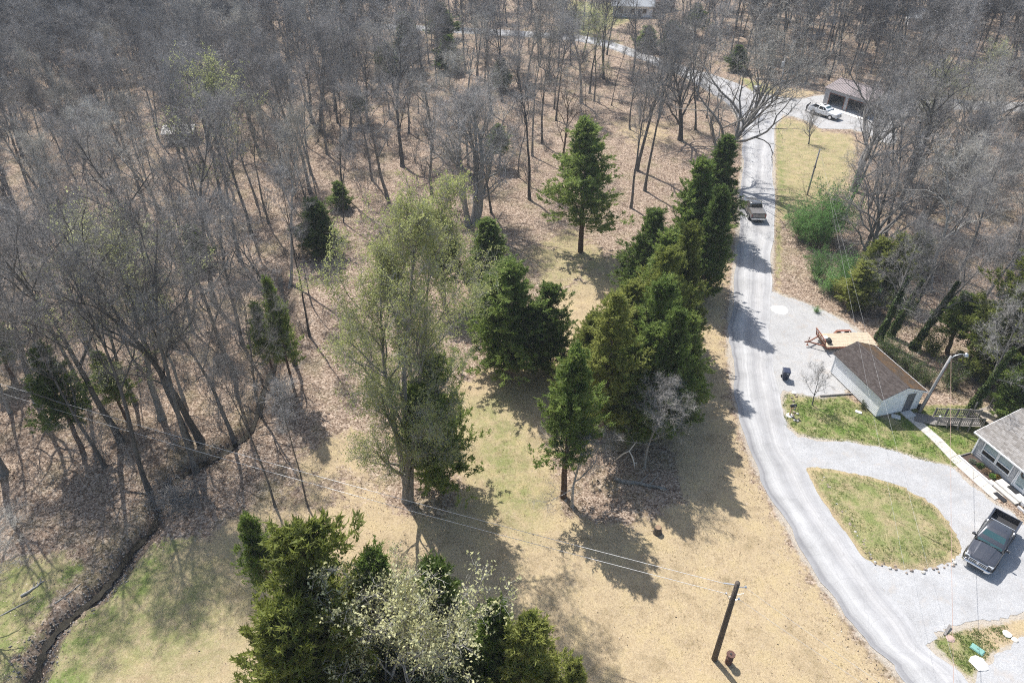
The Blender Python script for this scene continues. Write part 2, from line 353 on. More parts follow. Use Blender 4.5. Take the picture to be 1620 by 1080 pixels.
def gravel_material(name, tint, worn=0.5):
    m, nt, b = newmat(name); L = nt.links.new; P = geo_pos(nt)
    v = N(nt, 'ShaderNodeTexVoronoi'); v.inputs['Scale'].default_value = 22; L(P, v.inputs['Vector'])
    vs = N(nt, 'ShaderNodeSeparateColor'); L(v.outputs['Color'], vs.inputs[0])
    c = ramp(nt, vs.outputs[0], [(0.0, (0.33, 0.33, 0.33)), (0.5, (0.375, 0.375, 0.375)), (1.0, (0.43, 0.43, 0.43))])
    c = mixc(nt, 1.0, c, ramp(nt, noise(nt, 0.5, 6, 0.7, P), [(0.3, (0.84, 0.83, 0.82)), (0.5, (1, 1, 1)), (0.7, (1.1, 1.1, 1.1))]), 'MULTIPLY')
    c = mixc(nt, maths(nt, 'MULTIPLY', ramp(nt, noise(nt, 0.8, 7, 0.75, P, 0.6), [(0.54, (0, 0, 0)), (0.68, (1, 1, 1))]), worn), c, (0.40, 0.35, 0.30))
    c = mixc(nt, maths(nt, 'MULTIPLY', ramp(nt, noise(nt, 0.28, 7, 0.75, P, 1.2), [(0.5, (0, 0, 0)), (0.66, (1, 1, 1))]), 0.35), c, (0.27, 0.27, 0.275))
    c = mixc(nt, maths(nt, 'MULTIPLY', ramp(nt, noise(nt, 2.6, 7, 0.8, P, 0.3), [(0.66, (0, 0, 0)), (0.74, (1, 1, 1))]), 0.3), c, (0.25, 0.24, 0.16))
    c = mixc(nt, 1.0, c, tint, 'MULTIPLY')
    L(c, b.inputs['Base Color']); b.inputs['Roughness'].default_value = 0.95; b.inputs['Specular IOR Level'].default_value = 0.15
    bump(nt, b, vs.outputs[1], 0.5, 0.03)
    return m
def lane_material():
    m, nt, b = newmat('old_asphalt'); L = nt.links.new; P = geo_pos(nt)
    u = N(nt, 'ShaderNodeAttribute', attribute_name='across').outputs['Fac']
    base = ramp(nt, noise(nt, 0.35, 6, 0.65, P), [(0.3, (0.30, 0.297, 0.294)), (0.5, (0.37, 0.367, 0.364)), (0.7, (0.43, 0.427, 0.424))])
    # polished wheel tracks and darker middle/edges, each wandering a little
    uu = maths(nt, 'ADD', u, maths(nt, 'MULTIPLY', maths(nt, 'SUBTRACT', noise(nt, 0.25, 3, 0.5, P), 0.5), 0.12))
    tr = ramp(nt, uu, [(0.02, (0.80, 0.80, 0.81)), (0.09, (0.62, 0.62, 0.64)), (0.15, (0.9, 0.9, 0.9)), (0.3, (1.16, 1.16, 1.15)), (0.5, (0.88, 0.88, 0.89)), (0.68, (1.14, 1.13, 1.12)), (0.86, (0.97, 0.97, 0.98)), (1.0, (1.1, 1.1, 1.1))])
    c = mixc(nt, 1.0, base, tr, 'MULTIPLY')
    cv = N(nt, 'ShaderNodeCombineXYZ'); L(maths(nt, 'MULTIPLY', uu, 26), cv.inputs[0]); L(maths(nt, 'MULTIPLY', N(nt, 'ShaderNodeSeparateXYZ').outputs[1], 0.06), cv.inputs[1]); L(P, nt.nodes['Separate XYZ'].inputs[0])
    c = mixc(nt, 0.8, c, ramp(nt, noise(nt, 1.0, 4, 0.6, cv.outputs[0]), [(0.3, (0.82, 0.82, 0.83)), (0.55, (1, 1, 1)), (0.72, (1.1, 1.1, 1.1))]), 'MULTIPLY')
    spk = noise(nt, 14, 5, 0.8, P); c = mixc(nt, 0.6, c, ramp(nt, spk, [(0.3, (0.72, 0.72, 0.72)), (0.7, (1.2, 1.2, 1.2))]), 'MULTIPLY')
    st = ramp(nt, noise(nt, 0.7, 7, 0.8, P, 1.5), [(0.58, (0, 0, 0)), (0.72, (1, 1, 1))])
    c = mixc(nt, maths(nt, 'MULTIPLY', st, 0.45), c, (0.24, 0.24, 0.25))
    vc = N(nt, 'ShaderNodeTexVoronoi', feature='DISTANCE_TO_EDGE'); vc.inputs['Scale'].default_value = 0.45
    wv = N(nt, 'ShaderNodeVectorMath', operation='ADD'); wn_ = N(nt, 'ShaderNodeTexNoise'); wn_.inputs['Scale'].default_value = 0.9; wn_.inputs['Detail'].default_value = 5; L(P, wn_.inputs['Vector']); L(P, wv.inputs[0]); L(wn_.outputs['Color'], wv.inputs[1]); L(wv.outputs[0], vc.inputs['Vector'])
    cr = maths(nt, 'LESS_THAN', vc.outputs['Distance'], 0.012)
    c = mixc(nt, maths(nt, 'MULTIPLY', cr, 0.16), c, (0.16, 0.16, 0.16))
    L(c, b.inputs['Base Color']); b.inputs['Roughness'].default_value = 0.9; b.inputs['Specular IOR Level'].default_value = 0.2
    bump(nt, b, spk, 0.3, 0.02)
    return m
GRAVEL = gravel_material('pale_gravel', (1.0, 1.0, 1.0)); GRAVEL2 = gravel_material('dusty_gravel', (1.0, 0.99, 0.97), 0.6)
def lane_strip():
    rs = np.random.RandomState(3); K = 9; V = []; A = []
    n = len(wl)
    # rough crumbling edges
    jl, jr = (np.convolve(rs.normal(0, 0.22, n), np.ones(3) / 3, 'same') for _ in range(2))
    for i in range(n):
        d = wr[i] - wl[i]; w = np.hypot(*d); a = wl[i] + d / w * jl[i]; c = wr[i] + d / w * jr[i]
        for k in range(K):
            t = k / (K - 1); p = a * (1 - t) + c * t
            V.append((p[0], p[1], 0.034 + 0.03 * (1 - (2 * t - 1) ** 2))); A.append(t)
    I = np.arange(n * K).reshape(n, K)
    Q = np.stack([I[:-1, :-1].ravel(), I[1:, :-1].ravel(), I[1:, 1:].ravel(), I[:-1, 1:].ravel()], 1)[:, ::-1]
    me = fast_mesh('lane', V, [Q], True); at = me.attributes.new('across', 'FLOAT', 'POINT'); at.data.foreach_set('value', np.array(A, np.float32))
    return tag(mobj('lane', me, lane_material()), kind='structure')
lane_strip()
def sheet(name, px, z, mat, seed, jit=0.16, closed=True, sub=8):
    rs = np.random.RandomState(seed); P = smooth_line(W(px), sub, True); J = rs.normal(0, jit * 1.8, P.shape); P = P + (J + np.roll(J, 1, 0) + np.roll(J, -1, 0) + np.roll(J, 2, 0)) / 4
    mb = MB(); mb.add([(p[0], p[1], z) for p in P], [tuple(range(len(P)))])
    return tag(mb.build(name, mat), kind='structure')
sheet('gravel_driveway', DRIVE, 0.018, GRAVEL, 1); sheet('gravel_parking', PARK, 0.014, GRAVEL2, 2, 0.2)
sheet('gravel_lot', LOT, 0.02, GRAVEL2, 4, 0.3); sheet('gravel_forecourt', CORNER, 0.016, GRAVEL, 5)
# grass island inside the loop of the driveway: a low mound
def island():
    P = smooth_line(W(ISLAND), 6, True); rs = np.random.RandomState(8); P += rs.normal(0, 0.07, P.shape); c = P.mean(0); n = len(P); K = 14
    V = []; col = []
    for k in range(K + 1):
        t = k / K
        for p in P:
            q = c + (p - c) * (1 - t); V.append((q[0], q[1], 0.022 + 0.16 * (1 - (1 - t) ** 3) + rs.normal(0, 0.012) * (k > 0)))
            edge = 1 - t; col.append((1.0 if edge < 0.93 else 0.55, 0.72 if edge < 0.9 else 0.25, 0.35 if edge > 0.95 else 0.0, 0))
    I = np.arange((K + 1) * n).reshape(K + 1, n); R = np.roll(I, -1, 1)
    Q = np.stack([I[:-1].ravel(), R[:-1].ravel(), R[1:].ravel(), I[1:].ravel()], 1)
    me = fast_mesh('grass_island', V, [Q], True); ca = me.color_attributes.new('zone', 'FLOAT_COLOR', 'POINT')
    ca.data.foreach_set('color', np.array(col, np.float32).ravel())
    tag(mobj('grass_island', me, GROUND), kind='structure')
island()
# stream water: thin broken sheet in the bed
def stream():
    m, nt, b = newmat('stream_water')
    b.inputs['Base Color'].default_value = (0.03, 0.027, 0.02, 1); b.inputs['Roughness'].default_value = 0.12; b.inputs['IOR'].default_value = 1.33
    b.inputs['Specular IOR Level'].default_value = 0.25
    bump(nt, b, noise(nt, 3.5, 4, 0.7, geo_pos(nt)), 0.2, 0.02)
    rs = np.random.RandomState(5); n = len(creek_w); V = []
    for i, p in enumerate(creek_w):
        d = creek_w[min(i + 1, n - 1)] - creek_w[max(i - 1, 0)]; d /= np.hypot(*d); nr = np.array((-d[1], d[0])); w = 0.20 + 0.10 * math.sin(i * 1.3) + rs.rand() * 0.1
        for s in (-1, 1): q = p + nr * w * s; V.append((q[0], q[1], -0.60))
    I = np.arange(2 * n).reshape(n, 2)
    Q = np.stack([I[:-1, 0], I[:-1, 1], I[1:, 1], I[1:, 0]], 1)
    tag(mobj('stream', fast_mesh('stream', V, [Q], True), m), kind='structure')
    # stones lining the bed
    ST = plain('creek_stone', (0.22, 0.20, 0.18), 0.85, var=0.4, scale=3)
    V = []; F = []
    base = np.array([(1, 0, 0), (-1, 0, 0), (0, 1, 0), (0, -1, 0), (0, 0, 1), (0, 0, -1)], float)
    tri = np.array([(0, 2, 4), (2, 1, 4), (1, 3, 4), (3, 0, 4), (2, 0, 5), (1, 2, 5), (3, 1, 5), (0, 3, 5)])
    for k in range(1500):
        i = rs.randint(0, n - 1); t = rs.rand(); p = creek_w[i] * (1 - t) + creek_w[i + 1] * t + rs.normal(0, 0.55, 2)
        s = rs.uniform(0.04, 0.14); v = base * rs.uniform(0.7, 1.2, (6, 1)) * np.array((s, s * rs.uniform(0.6, 1), s * 0.6))
        a = rs.rand() * 6.28; v = np.stack([v[:, 0] * math.cos(a) - v[:, 1] * math.sin(a), v[:, 0] * math.sin(a) + v[:, 1] * math.cos(a), v[:, 2]], 1)
        F.append(tri + len(V) * 6); V.append(v + (p[0], p[1], terrain(p[0], p[1]) + s * 0.2))
    o = mobj('stones', fast_mesh('stones', np.concatenate(V), [np.concatenate(F)]), ST)
    tag(o, 'small grey stones lining the bed of the narrow stream', 'stones', kind='stuff')
stream()
# ------------------------------------------------------------------ trees
BARK = barkmat('grey_bark', [(0.065, 0.059, 0.053), (0.135, 0.126, 0.115), (0.25, 0.237, 0.22)])
BARKP = barkmat('pale_bark', [(0.16, 0.15, 0.135), (0.27, 0.255, 0.23), (0.38, 0.365, 0.335)])
BARKR = barkmat('reddish_bark', [(0.07, 0.045, 0.032), (0.13, 0.085, 0.06), (0.2, 0.14, 0.105)])
TWIG = barkmat('twigs', [(0.17, 0.16, 0.15), (0.27, 0.256, 0.243), (0.38, 0.364, 0.348)], 0.55, 1.0)
TWIGP = barkmat('pale_twigs', [(0.24, 0.225, 0.195), (0.38, 0.36, 0.32), (0.50, 0.48, 0.43)], 0.4, 1.0)
CEDAR = leafmat('cedar_foliage', [(0.085, 0.130, 0.032), (0.180, 0.250, 0.060), (0.275, 0.335, 0.090)], 0.5)
CEDARO = leafmat('olive_cedar_foliage', [(0.115, 0.138, 0.032), (0.225, 0.258, 0.060), (0.320, 0.340, 0.095)], 0.5)
PINE = leafmat('bright_green_foliage', [(0.09, 0.19, 0.055), (0.18, 0.34, 0.10), (0.29, 0.46, 0.17)], 0.5)
BUD = leafmat('young_yellow_green_leaves', [(0.34, 0.37, 0.14), (0.49, 0.52, 0.21), (0.63, 0.65, 0.33)], 0.5)
BUDC = leafmat('young_cream_green_leaves', [(0.34, 0.33, 0.15), (0.52, 0.51, 0.26), (0.68, 0.67, 0.40)], 0.4)
IVY = leafmat('ivy_leaves', [(0.035, 0.058, 0.018), (0.075, 0.110, 0.035), (0.13, 0.17, 0.055)], 0.25, 0.4)
def nrm(v): return v / (np.linalg.norm(v, axis=-1, keepdims=True) + 1e-9)
class Acc:
    def __init__(s): s.V = []; s.F = {3: [], 4: []}; s.n = 0
    def put(s, v, f):
        f = np.asarray(f); s.F[f.shape[1]].append(f + s.n); s.V.append(v); s.n += len(v)
    def tube(s, P, R, k):
        P = np.asarray(P); n = len(P); T = nrm(np.gradient(P, axis=0)); ref = np.where(np.abs(T[:, 2:3]) > 0.9, (1.0, 0, 0), (0, 0, 1.0))
        u = nrm(np.cross(T, ref)); w = np.cross(T, u); a = np.arange(k) * 2 * PI / k
        V = P[:, None] + (u[:, None] * np.cos(a)[None, :, None] + w[:, None] * np.sin(a)[None, :, None]) * np.asarray(R)[:, None, None]
        I = np.arange(n * k).reshape(n, k); J = np.roll(I, -1, 1)
        s.put(V.reshape(-1, 3), np.stack([I[:-1].ravel(), J[:-1].ravel(), J[1:].ravel(), I[1:].ravel()], 1))
    def spikes(s, A, B, w, rs):
        """long thin tapering triangles from A to B"""
        d = nrm(B - A); r = nrm(np.cross(d, rs.normal(size=A.shape))) * np.asarray(w).reshape(-1, 1) * 0.5
        V = np.stack([A - r, A + r, B], 1).reshape(-1, 3); s.put(V, np.arange(len(V)).reshape(-1, 3))
    def leaves(s, P, d, L, w, rs):
        """small kite-shaped leaves (two triangles) at P pointing along d"""
        d = nrm(d); r = nrm(np.cross(d, rs.normal(size=P.shape))) * np.asarray(w).reshape(-1, 1) * 0.5; L = np.asarray(L).reshape(-1, 1)
        V = np.stack([P, P + d * L * 0.5 + r, P + d * L, P + d * L * 0.5 - r], 1).reshape(-1, 3); s.put(V, np.arange(len(V)).reshape(-1, 4))
    def mesh(s, name, smooth=False): return fast_mesh(name, np.concatenate(s.V), [np.concatenate(s.F[k]) for k in (3, 4) if s.F[k]], smooth)

def deciduous(seed, H=20.0, r0=0.22, base=0.42, spread=0.34, stems=1, nl=11, nsub=(6, 5), ntw=6, tw_len=0.9, tw_w=0.016, up=0.22, leaf=0, leaf_size=0.1, angle=(28, 62), lean=0.03, crooked=0.10, sides=8, stem_tilt=0.15):
    """bare broad-leaved tree: returns (trunk and limbs mesh, twig mesh, leaf mesh or None)"""
    rs = np.random.RandomState(seed); wood = Acc(); tw = Acc(); seeds = []
    def branch(p, d, L, r, lvl, rend=0.22):
        n = (12, 7, 5, 4)[lvl]; pts = [p]; d = np.array(d, float)
        for i in range(n):
            d = nrm(d + rs.normal(0, (crooked * 0.45, crooked * 1.5, crooked * 2.0, crooked * 2.4)[lvl], 3) + np.array((0, 0, (0.03, up * 0.5, up * 0.55, up * 0.4)[lvl])))
            p = p + d * (L / n); pts.append(p)
        P = np.array(pts); t = np.linspace(0, 1, n + 1); R = r * (1 - (1 - rend) * t ** (0.8 if lvl else 1.1))
        if lvl == 0:
            R[0] *= 1.45; R[1] *= 1.06
        wood.tube(P, R, (sides, 5, 4, 3)[lvl])
        return P, R
    def point(P, R, t):
        x = t * (len(P) - 1); i = min(int(x), len(P) - 2); f = x - i
        return P[i] * (1 - f) + P[i + 1] * f, R[i] * (1 - f) + R[i + 1] * f, nrm(P[i + 1] - P[i])
    def child_dir(d, az, A):
        ref = np.array((0, 0, 1.0)) if abs(d[2]) < 0.9 else np.array((1.0, 0, 0)); u = nrm(np.cross(d, ref)); w = np.cross(d, u)
        return d * math.cos(A) + (u * math.cos(az) + w * math.sin(az)) * math.sin(A)
    for st in range(stems):
        a = rs.rand() * 6.28; tilt = stem_tilt * (0.7 + 0.6 * rs.rand()) if stems > 1 else lean
        d0 = np.array((math.cos(a) * tilt, math.sin(a) * tilt, 1.0)); h = H * (0.82 + 0.18 * rs.rand()) if st else H
        rr = r0 * (0.75 + 0.25 * rs.rand()) if st else r0
        p0 = np.array((0, 0, -0.25)) + (np.array((math.cos(a), math.sin(a), 0)) * r0 * 1.0 if stems > 1 else 0)
        P, R = branch(p0, nrm(d0), h * 0.96, rr, 0, 0.10)
        az = rs.rand() * 6.28
        for i in range(nl):
            t = base + (1 - base) * ((i + rs.rand() * 0.7) / nl) ** 0.9 * 0.97
            q, rq, dq = point(P, R, t); az += 2.4 + rs.normal(0, 0.4); A = math.radians(rs.uniform(*angle)) * (1.15 - 0.5 * t)
            rel = (t - base) / (1 - base)
            L = H * spread * (0.55 + 0.6 * math.sin(PI * min(1, rel * 0.75 + 0.22))) * rs.uniform(0.75, 1.2) * (1.0 if rel < 0.8 else 0.7)
            P1, R1 = branch(q, child_dir(dq, az, A), L, min(rq * 0.78, r0 * 0.55) * rs.uniform(0.75, 1.1), 1)
            a1 = rs.rand() * 6.28
            for j in range(nsub[0]):
                t1 = 0.22 + 0.76 * (j + rs.rand() * 0.8) / nsub[0]; q1, r1, d1 = point(P1, R1, min(t1, 0.99)); a1 += 2.3
                P2, R2 = branch(q1, child_dir(d1, a1, math.radians(rs.uniform(25, 60))), L * (0.62 - 0.28 * t1) * rs.uniform(0.7, 1.25), max(r1 * 0.6, 0.014), 2)
                a2 = rs.rand() * 6.28
                for k in range(nsub[1]):
                    t2 = 0.2 + 0.79 * (k + rs.rand()) / nsub[1]; q2, r2, d2 = point(P2, R2, min(t2, 0.99)); a2 += 2.3
                    P3, R3 = branch(q2, child_dir(d2, a2, math.radians(rs.uniform(25, 65))), L * 0.2 * rs.uniform(0.6, 1.3), max(r2 * 0.6, 0.009), 3, 0.4)
                    seeds.append(P3)
                seeds.append(P2[2:])
            seeds.append(P1[4:])
        seeds.append(P[-4:])
    # fine twigs along the outer branches
    SA = np.concatenate([p[:-1] for p in seeds]); SB = np.concatenate([p[1:] for p in seeds])
    m = ntw; A = np.repeat(SA, m, 0); B = np.repeat(SB, m, 0); t = rs.rand(len(A), 1); O = A * (1 - t) + B * t; D = nrm(B - A)
    d = nrm(D * 0.7 + rs.normal(0, 0.55, O.shape) + np.array((0, 0, 0.18))); L = tw_len * rs.uniform(0.35, 1.2, (len(O), 1))
    E = O + d * L; tw.spikes(O, E, np.full(len(O), tw_w), rs)
    O2 = np.repeat(O + d * L * 0.45, 2, 0); d2 = nrm(np.repeat(d, 2, 0) + rs.normal(0, 0.55, O2.shape)); E2 = O2 + d2 * np.repeat(L, 2, 0) * 0.6
    tw.spikes(O2, E2, np.full(len(O2), tw_w * 0.7), rs)
    lf = None
    if leaf:
        lf = Acc(); src = np.concatenate([E, E2, O + d * L * 0.6]); src = src[rs.permutation(len(src))[:leaf]]
        k = 5; src = src[:int(len(src) * 0.6)]; Q = np.repeat(src, k, 0) + rs.normal(0, leaf_size * 0.75, (len(src) * k, 3))
        lf.leaves(Q, rs.normal(0, 1, Q.shape) + np.array((0, 0, 0.3)), leaf_size * rs.uniform(0.6, 1.3, len(Q)), leaf_size * rs.uniform(0.45, 0.8, len(Q)), rs)
        lf = lf.mesh('leaves')
    return wood.mesh('trunk', True), tw.mesh('crown'), lf

def conifer(seed, H=14.0, rad=3.0, r0=0.16, low=0.12, nb=230, per=9, blades=26, shape=0.75, droop=0.0, bl=0.26, bw=0.085, gap=0.12, stems=1, cone=1.0):
    """eastern red cedar: trunk, rising branches and feathery sprays of scale leaves"""
    rs = np.random.RandomState(seed); wood = Acc(); fo = Acc()
    ph = rs.rand(6) * 6.28; lob = rs.uniform(0.10, 0.22, 3)
    for s in range(stems):
        off = np.array((0, 0, 0.0)) if s == 0 else np.append(rs.normal(0, rad * 0.25, 2), 0); hh = H * (1 if s == 0 else rs.uniform(0.75, 0.92))
        P = np.stack([np.linspace(0, 1, 11) * off[0] + np.cumsum(rs.normal(0, 0.06, 11)), np.linspace(0, 1, 11) * off[1] + np.cumsum(rs.normal(0, 0.06, 11)), np.linspace(-0.2, hh * 0.97, 11)], 1)
        wood.tube(P, r0 * (1.25 - np.linspace(0, 1, 11) * 1.17), 8)
        for b in range(nb // stems):
            t = low + (1 - low) * rs.rand() ** 0.85; x = t * 10; i = min(int(x), 9); q = P[i] + (P[i + 1] - P[i]) * (x - i)
            rel = (t - low) / (1 - low); az = rs.rand() * 6.28
            prof = (min(1, 0.25 + rel / 0.22) ** 0.6) * (1 - rel ** (1.25 / shape)) ** cone + 0.05
            lobm = 1 + lob[0] * math.sin(2 * az + ph[0] + rel * 5) + lob[1] * math.sin(3 * az + ph[1] - rel * 9) + lob[2] * math.sin(5 * az + rel * 17 + ph[2])
            L = rad * prof * lobm * rs.uniform(0.58, 1.2)
            if rs.rand() < gap: L *= 0.45
            el = 0.25 + 0.75 * rel + rs.normal(0, 0.18) - droop; d = np.array((math.cos(az) * math.cos(el), math.sin(az) * math.cos(el), math.sin(el)))
            B = [q]
            for k in range(4): d = nrm(d + np.array((0, 0, 0.07)) + rs.normal(0, 0.09, 3)); B.append(B[-1] + d * L / 4)
            B = np.array(B)
            if L > 0.8: wood.tube(B, np.linspace(max(0.012, r0 * 0.17 * (1 - rel * 0.6)), 0.007, 5), 3)
            m = max(3, int(per * (0.4 + L / rad))); tt = 0.30 + 0.72 * rs.rand(m) ** 0.75
            xi = np.clip(tt * 4, 0, 3.999); ii = xi.astype(int); cpt = B[ii] + (B[ii + 1] - B[ii]) * (xi - ii)[:, None]
            dirs = nrm(B[ii + 1] - B[ii]); cpt = cpt + rs.normal(0, 0.10 + 0.05 * L, cpt.shape) * np.array((1, 1, 0.7))
            # a spray: a short axis with blades along it
            ax = nrm(dirs * 0.8 + rs.normal(0, 0.45, cpt.shape) + np.array((0, 0, 0.45))); sl = rs.uniform(0.3, 0.75, (m, 1))
            u = rs.rand(m, blades, 1); Q = cpt[:, None] + ax[:, None] * sl[:, None] * u + rs.normal(0, 0.085, (m, blades, 3)) * (1.25 - u)
            dd = nrm(ax[:, None] * 0.9 + rs.normal(0, 0.5, (m, blades, 3))); Q = Q.reshape(-1, 3); dd = dd.reshape(-1, 3)
            fo.spikes(Q, Q + dd * bl * rs.uniform(0.6, 1.3, (len(Q), 1)), np.full(len(Q), bw), rs)
    return wood.mesh('trunk', True), fo.mesh('crown')

def shrub(seed, H=2.5, n=26, leafy=0):
    rs = np.random.RandomState(seed); w = Acc(); lf = Acc()
    for i in range(n):
        az = rs.rand() * 6.28; L = H * rs.uniform(0.5, 1.1); d = np.array((math.cos(az) * rs.uniform(0.1, 0.7), math.sin(az) * rs.uniform(0.1, 0.7), 1.0)); p = np.append(rs.normal(0, 0.22, 2), -0.05); pts = [p]
        for k in range(4): d = nrm(d + rs.normal(0, 0.18, 3)); p = p + d * L / 4; pts.append(p)
        P = np.array(pts); w.tube(P, np.linspace(0.018, 0.006, 5), 3)
        A = np.repeat(P[1:], 7, 0); dd = nrm(np.repeat(nrm(np.diff(P, axis=0)), 7, 0) + rs.normal(0, 0.7, A.shape)); E = A + dd * rs.uniform(0.2, 0.7, (len(A), 1)) * H * 0.28
        w.spikes(A, E, np.full(len(A), 0.014), rs)
        if leafy:
            Q = np.repeat(E, leafy, 0) + rs.normal(0, 0.12, (len(E) * leafy, 3)); lf.leaves(Q, rs.normal(0, 1, Q.shape) + (0, 0, 0.4), rs.uniform(0.07, 0.16, len(Q)), rs.uniform(0.04, 0.09, len(Q)), rs)
    return w.mesh('stems'), (lf.mesh('foliage') if leafy else None)

# ---- prototypes (meshes only)
FARP = [deciduous(30 + i, H=h, r0=0.22, base=b, spread=s, nl=12, nsub=(5, 4), ntw=5, tw_w=0.032, tw_len=1.0, crooked=0.11, up=0.24, sides=6)[:2] for i, (h, b, s) in enumerate([(21, 0.42, 0.27), (19, 0.36, 0.31), (22, 0.48, 0.24), (17, 0.34, 0.30)])]
BARE = [deciduous(10 + i, H=h, r0=r, base=b, spread=s, nl=nl, nsub=(6, 5), ntw=3, tw_w=0.015, crooked=c, up=u, angle=an)
        for i, (h, r, b, s, nl, c, u, an) in enumerate([
            (21, 0.25, 0.38, 0.30, 11, 0.13, 0.22, (25, 60)), (22, 0.22, 0.50, 0.24, 11, 0.11, 0.26, (22, 55)), (19, 0.27, 0.30, 0.38, 11, 0.17, 0.18, (30, 66)),
            (20, 0.20, 0.48, 0.25, 10, 0.14, 0.22, (25, 60)), (17, 0.17, 0.36, 0.30, 10, 0.16, 0.22, (28, 62)), (23, 0.30, 0.34, 0.34, 12, 0.15, 0.20, (28, 64)),
            (15, 0.13, 0.40, 0.24, 10, 0.10, 0.26, (28, 55)), (18, 0.18, 0.30, 0.30, 13, 0.13, 0.20, (30, 65))])]
POLE_TREE = [deciduous(40 + i, H=h, r0=r, base=0.6, spread=0.15, nl=8, nsub=(5, 4), ntw=3, crooked=0.07, tw_len=0.7, tw_w=0.014) for i, (h, r) in enumerate([(17, 0.10), (14, 0.085), (19, 0.12)])]
SPREAD = [deciduous(60 + i, H=15, r0=0.42, base=0.18, spread=0.62, nl=19, nsub=(7, 5), ntw=3, crooked=0.15, up=0.22, angle=(35, 62)) for i in range(2)]
MULTI = [deciduous(70, H=17, r0=0.40, base=0.18, spread=0.36, stems=4, nl=8, nsub=(6, 5), ntw=3, crooked=0.10, up=0.24)]
BUDT = [deciduous(80, H=26, r0=0.36, base=0.10, spread=0.22, stems=3, nl=14, nsub=(6, 6), ntw=3, tw_w=0.018, leaf=27000, leaf_size=0.14, up=0.22, angle=(26, 58), crooked=0.10, stem_tilt=0.035),
        deciduous(81, H=19, r0=0.22, base=0.35, spread=0.30, nl=13, nsub=(6, 5), ntw=3, leaf=2200, leaf_size=0.14, up=0.20)]
FRONTB = deciduous(85, H=14, r0=0.20, base=0.25, spread=0.42, stems=1, nl=10, nsub=(5, 4), ntw=2, tw_w=0.022, tw_len=0.8, leaf=3000, leaf_size=0.17, up=0.18, crooked=0.15, angle=(35, 62))
SMALLT = deciduous(90, H=3.9, r0=0.065, base=0.30, spread=0.50, nl=9, nsub=(5, 4), ntw=2, tw_len=0.4, tw_w=0.009, up=0.2, angle=(35, 60), crooked=0.08)
CED = [conifer(100 + i, **k) for i, k in enumerate([
    dict(H=16, rad=3.3, low=0.20, shape=1.05, gap=0.38, nb=250, cone=0.85, per=7), dict(H=14, rad=3.0, low=0.04, shape=1.7, nb=380, cone=0.62, gap=0.2), dict(H=15, rad=2.3, low=0.05, shape=1.5, nb=320, cone=0.65),
    dict(H=13, rad=3.4, low=0.06, shape=1.9, nb=400, stems=3, gap=0.25, cone=0.55), dict(H=12, rad=2.6, low=0.3, shape=1.4, gap=0.4, nb=170, cone=0.75, per=7), dict(H=9, rad=2.0, low=0.05, shape=1.7, nb=210, cone=0.6)])]
PINEP = conifer(120, H=6.5, rad=3.0, low=0.05, shape=2.2, nb=150, bl=0.3, bw=0.09, blades=30, gap=0.3, stems=4, cone=0.5)
SHRUB = [shrub(130, 3.6, 22), shrub(131, 2.4, 30), shrub(132, 4.6, 14)]

def plant(name, protos, mats, base, h, proto_h, rz=None, label=None, cat='tree', group=None, wide=1.0, names=('trunk', 'crown', 'leaves'), tilt=(0, 0)):
    x, y = base[0], base[1]; e = empty(name, (x, y, terrain(x, y)), RND.uniform(0, 6.28) if rz is None else rz, label, cat, group)
    s = h / proto_h; e.scale = (s * wide, s * wide, s)
    e.rotation_euler = (Matrix.Rotation(tilt[1], 3, 'Y') @ Matrix.Rotation(tilt[0], 3, 'X') @ Matrix.Rotation(e.rotation_euler.z, 3, 'Z')).to_euler()
    for nm, me, mt in zip(names, protos, mats):
        if me is None: continue
        o = bpy.data.objects.new(nm, me); link(o, e)
        if len(me.materials) == 0: me.materials.append(mt)
        if me.materials[0] is not mt:
            o.material_slots[0].link = 'OBJECT'; o.material_slots[0].material = mt
    return e
taken = []
def cedar(bx, by, ty, hw, var, label, mat=CEDAR, group='cedar trees', name='cedar_tree', rz=None, tilt=(0, 0)):
    p = G(bx, by); h = hgt(bx, by, ty); H0 = (16, 14, 15, 13, 12, 9)[var]; R0 = (3.3, 3.0, 2.3, 3.4, 2.6, 2.0)[var]
    ppm = FPX / (p.y * math.cos(PITCH) + (CAMH - h * 0.4) * math.sin(PITCH)); wide = 1.32 * (hw / ppm) / (R0 * h / H0)
    taken.append((p.x, p.y, 2.2)); return plant(name, CED[var], (BARKR, mat), p, h, H0, rz, label, 'tree', group, wide, tilt=tilt)
c_ = cedar
c_(917, 398, 187, 60, 0, 'lone conical cedar standing in leaf litter in the middle clearing with bare lower trunk', rz=0.6)
c_(1114, 372, 214, 34, 2, 'narrow dark cedar at the far end of the row beside the lane')
c_(1084, 452, 258, 46, 1, 'tall broad cedar second from the far end of the lane row')
c_(1016, 480, 332, 42, 1, 'cedar on the inner side of the lane row, nearest the lone conical cedar')
c_(1034, 590, 394, 52, 3, 'large bushy cedar in the middle of the lane row', CEDARO)
c_(1040, 690, 490, 40, 1, 'dark cedar nearest the asphalt lane, its shadow on the verge')
c_(950, 700, 462, 56, 0, 'olive cedar with visible dark trunk at the inner middle of the lane row', CEDARO)
c_(1015, 690, 520, 52, 1, 'shaded cedar behind the pale dead shrub in the lane row')
c_(1022, 640, 440, 54, 3, 'bushy cedar deep inside the lane row')
c_(1064, 560, 358, 38, 1, 'cedar at the lane side in the middle of the row', CEDARO)
c_(1100, 480, 298, 30, 2, 'narrow cedar on the lane side behind the large bushy cedar')
c_(1040, 545, 372, 50, 1, 'cedar between the inner and outer sides of the lane row')
c_(985, 610, 444, 48, 3, 'cedar on the clearing side of the lane row', CEDARO)
c_(985, 694, 536, 44, 3, 'low bushy cedar at the foot of the olive cedar in the lane row')
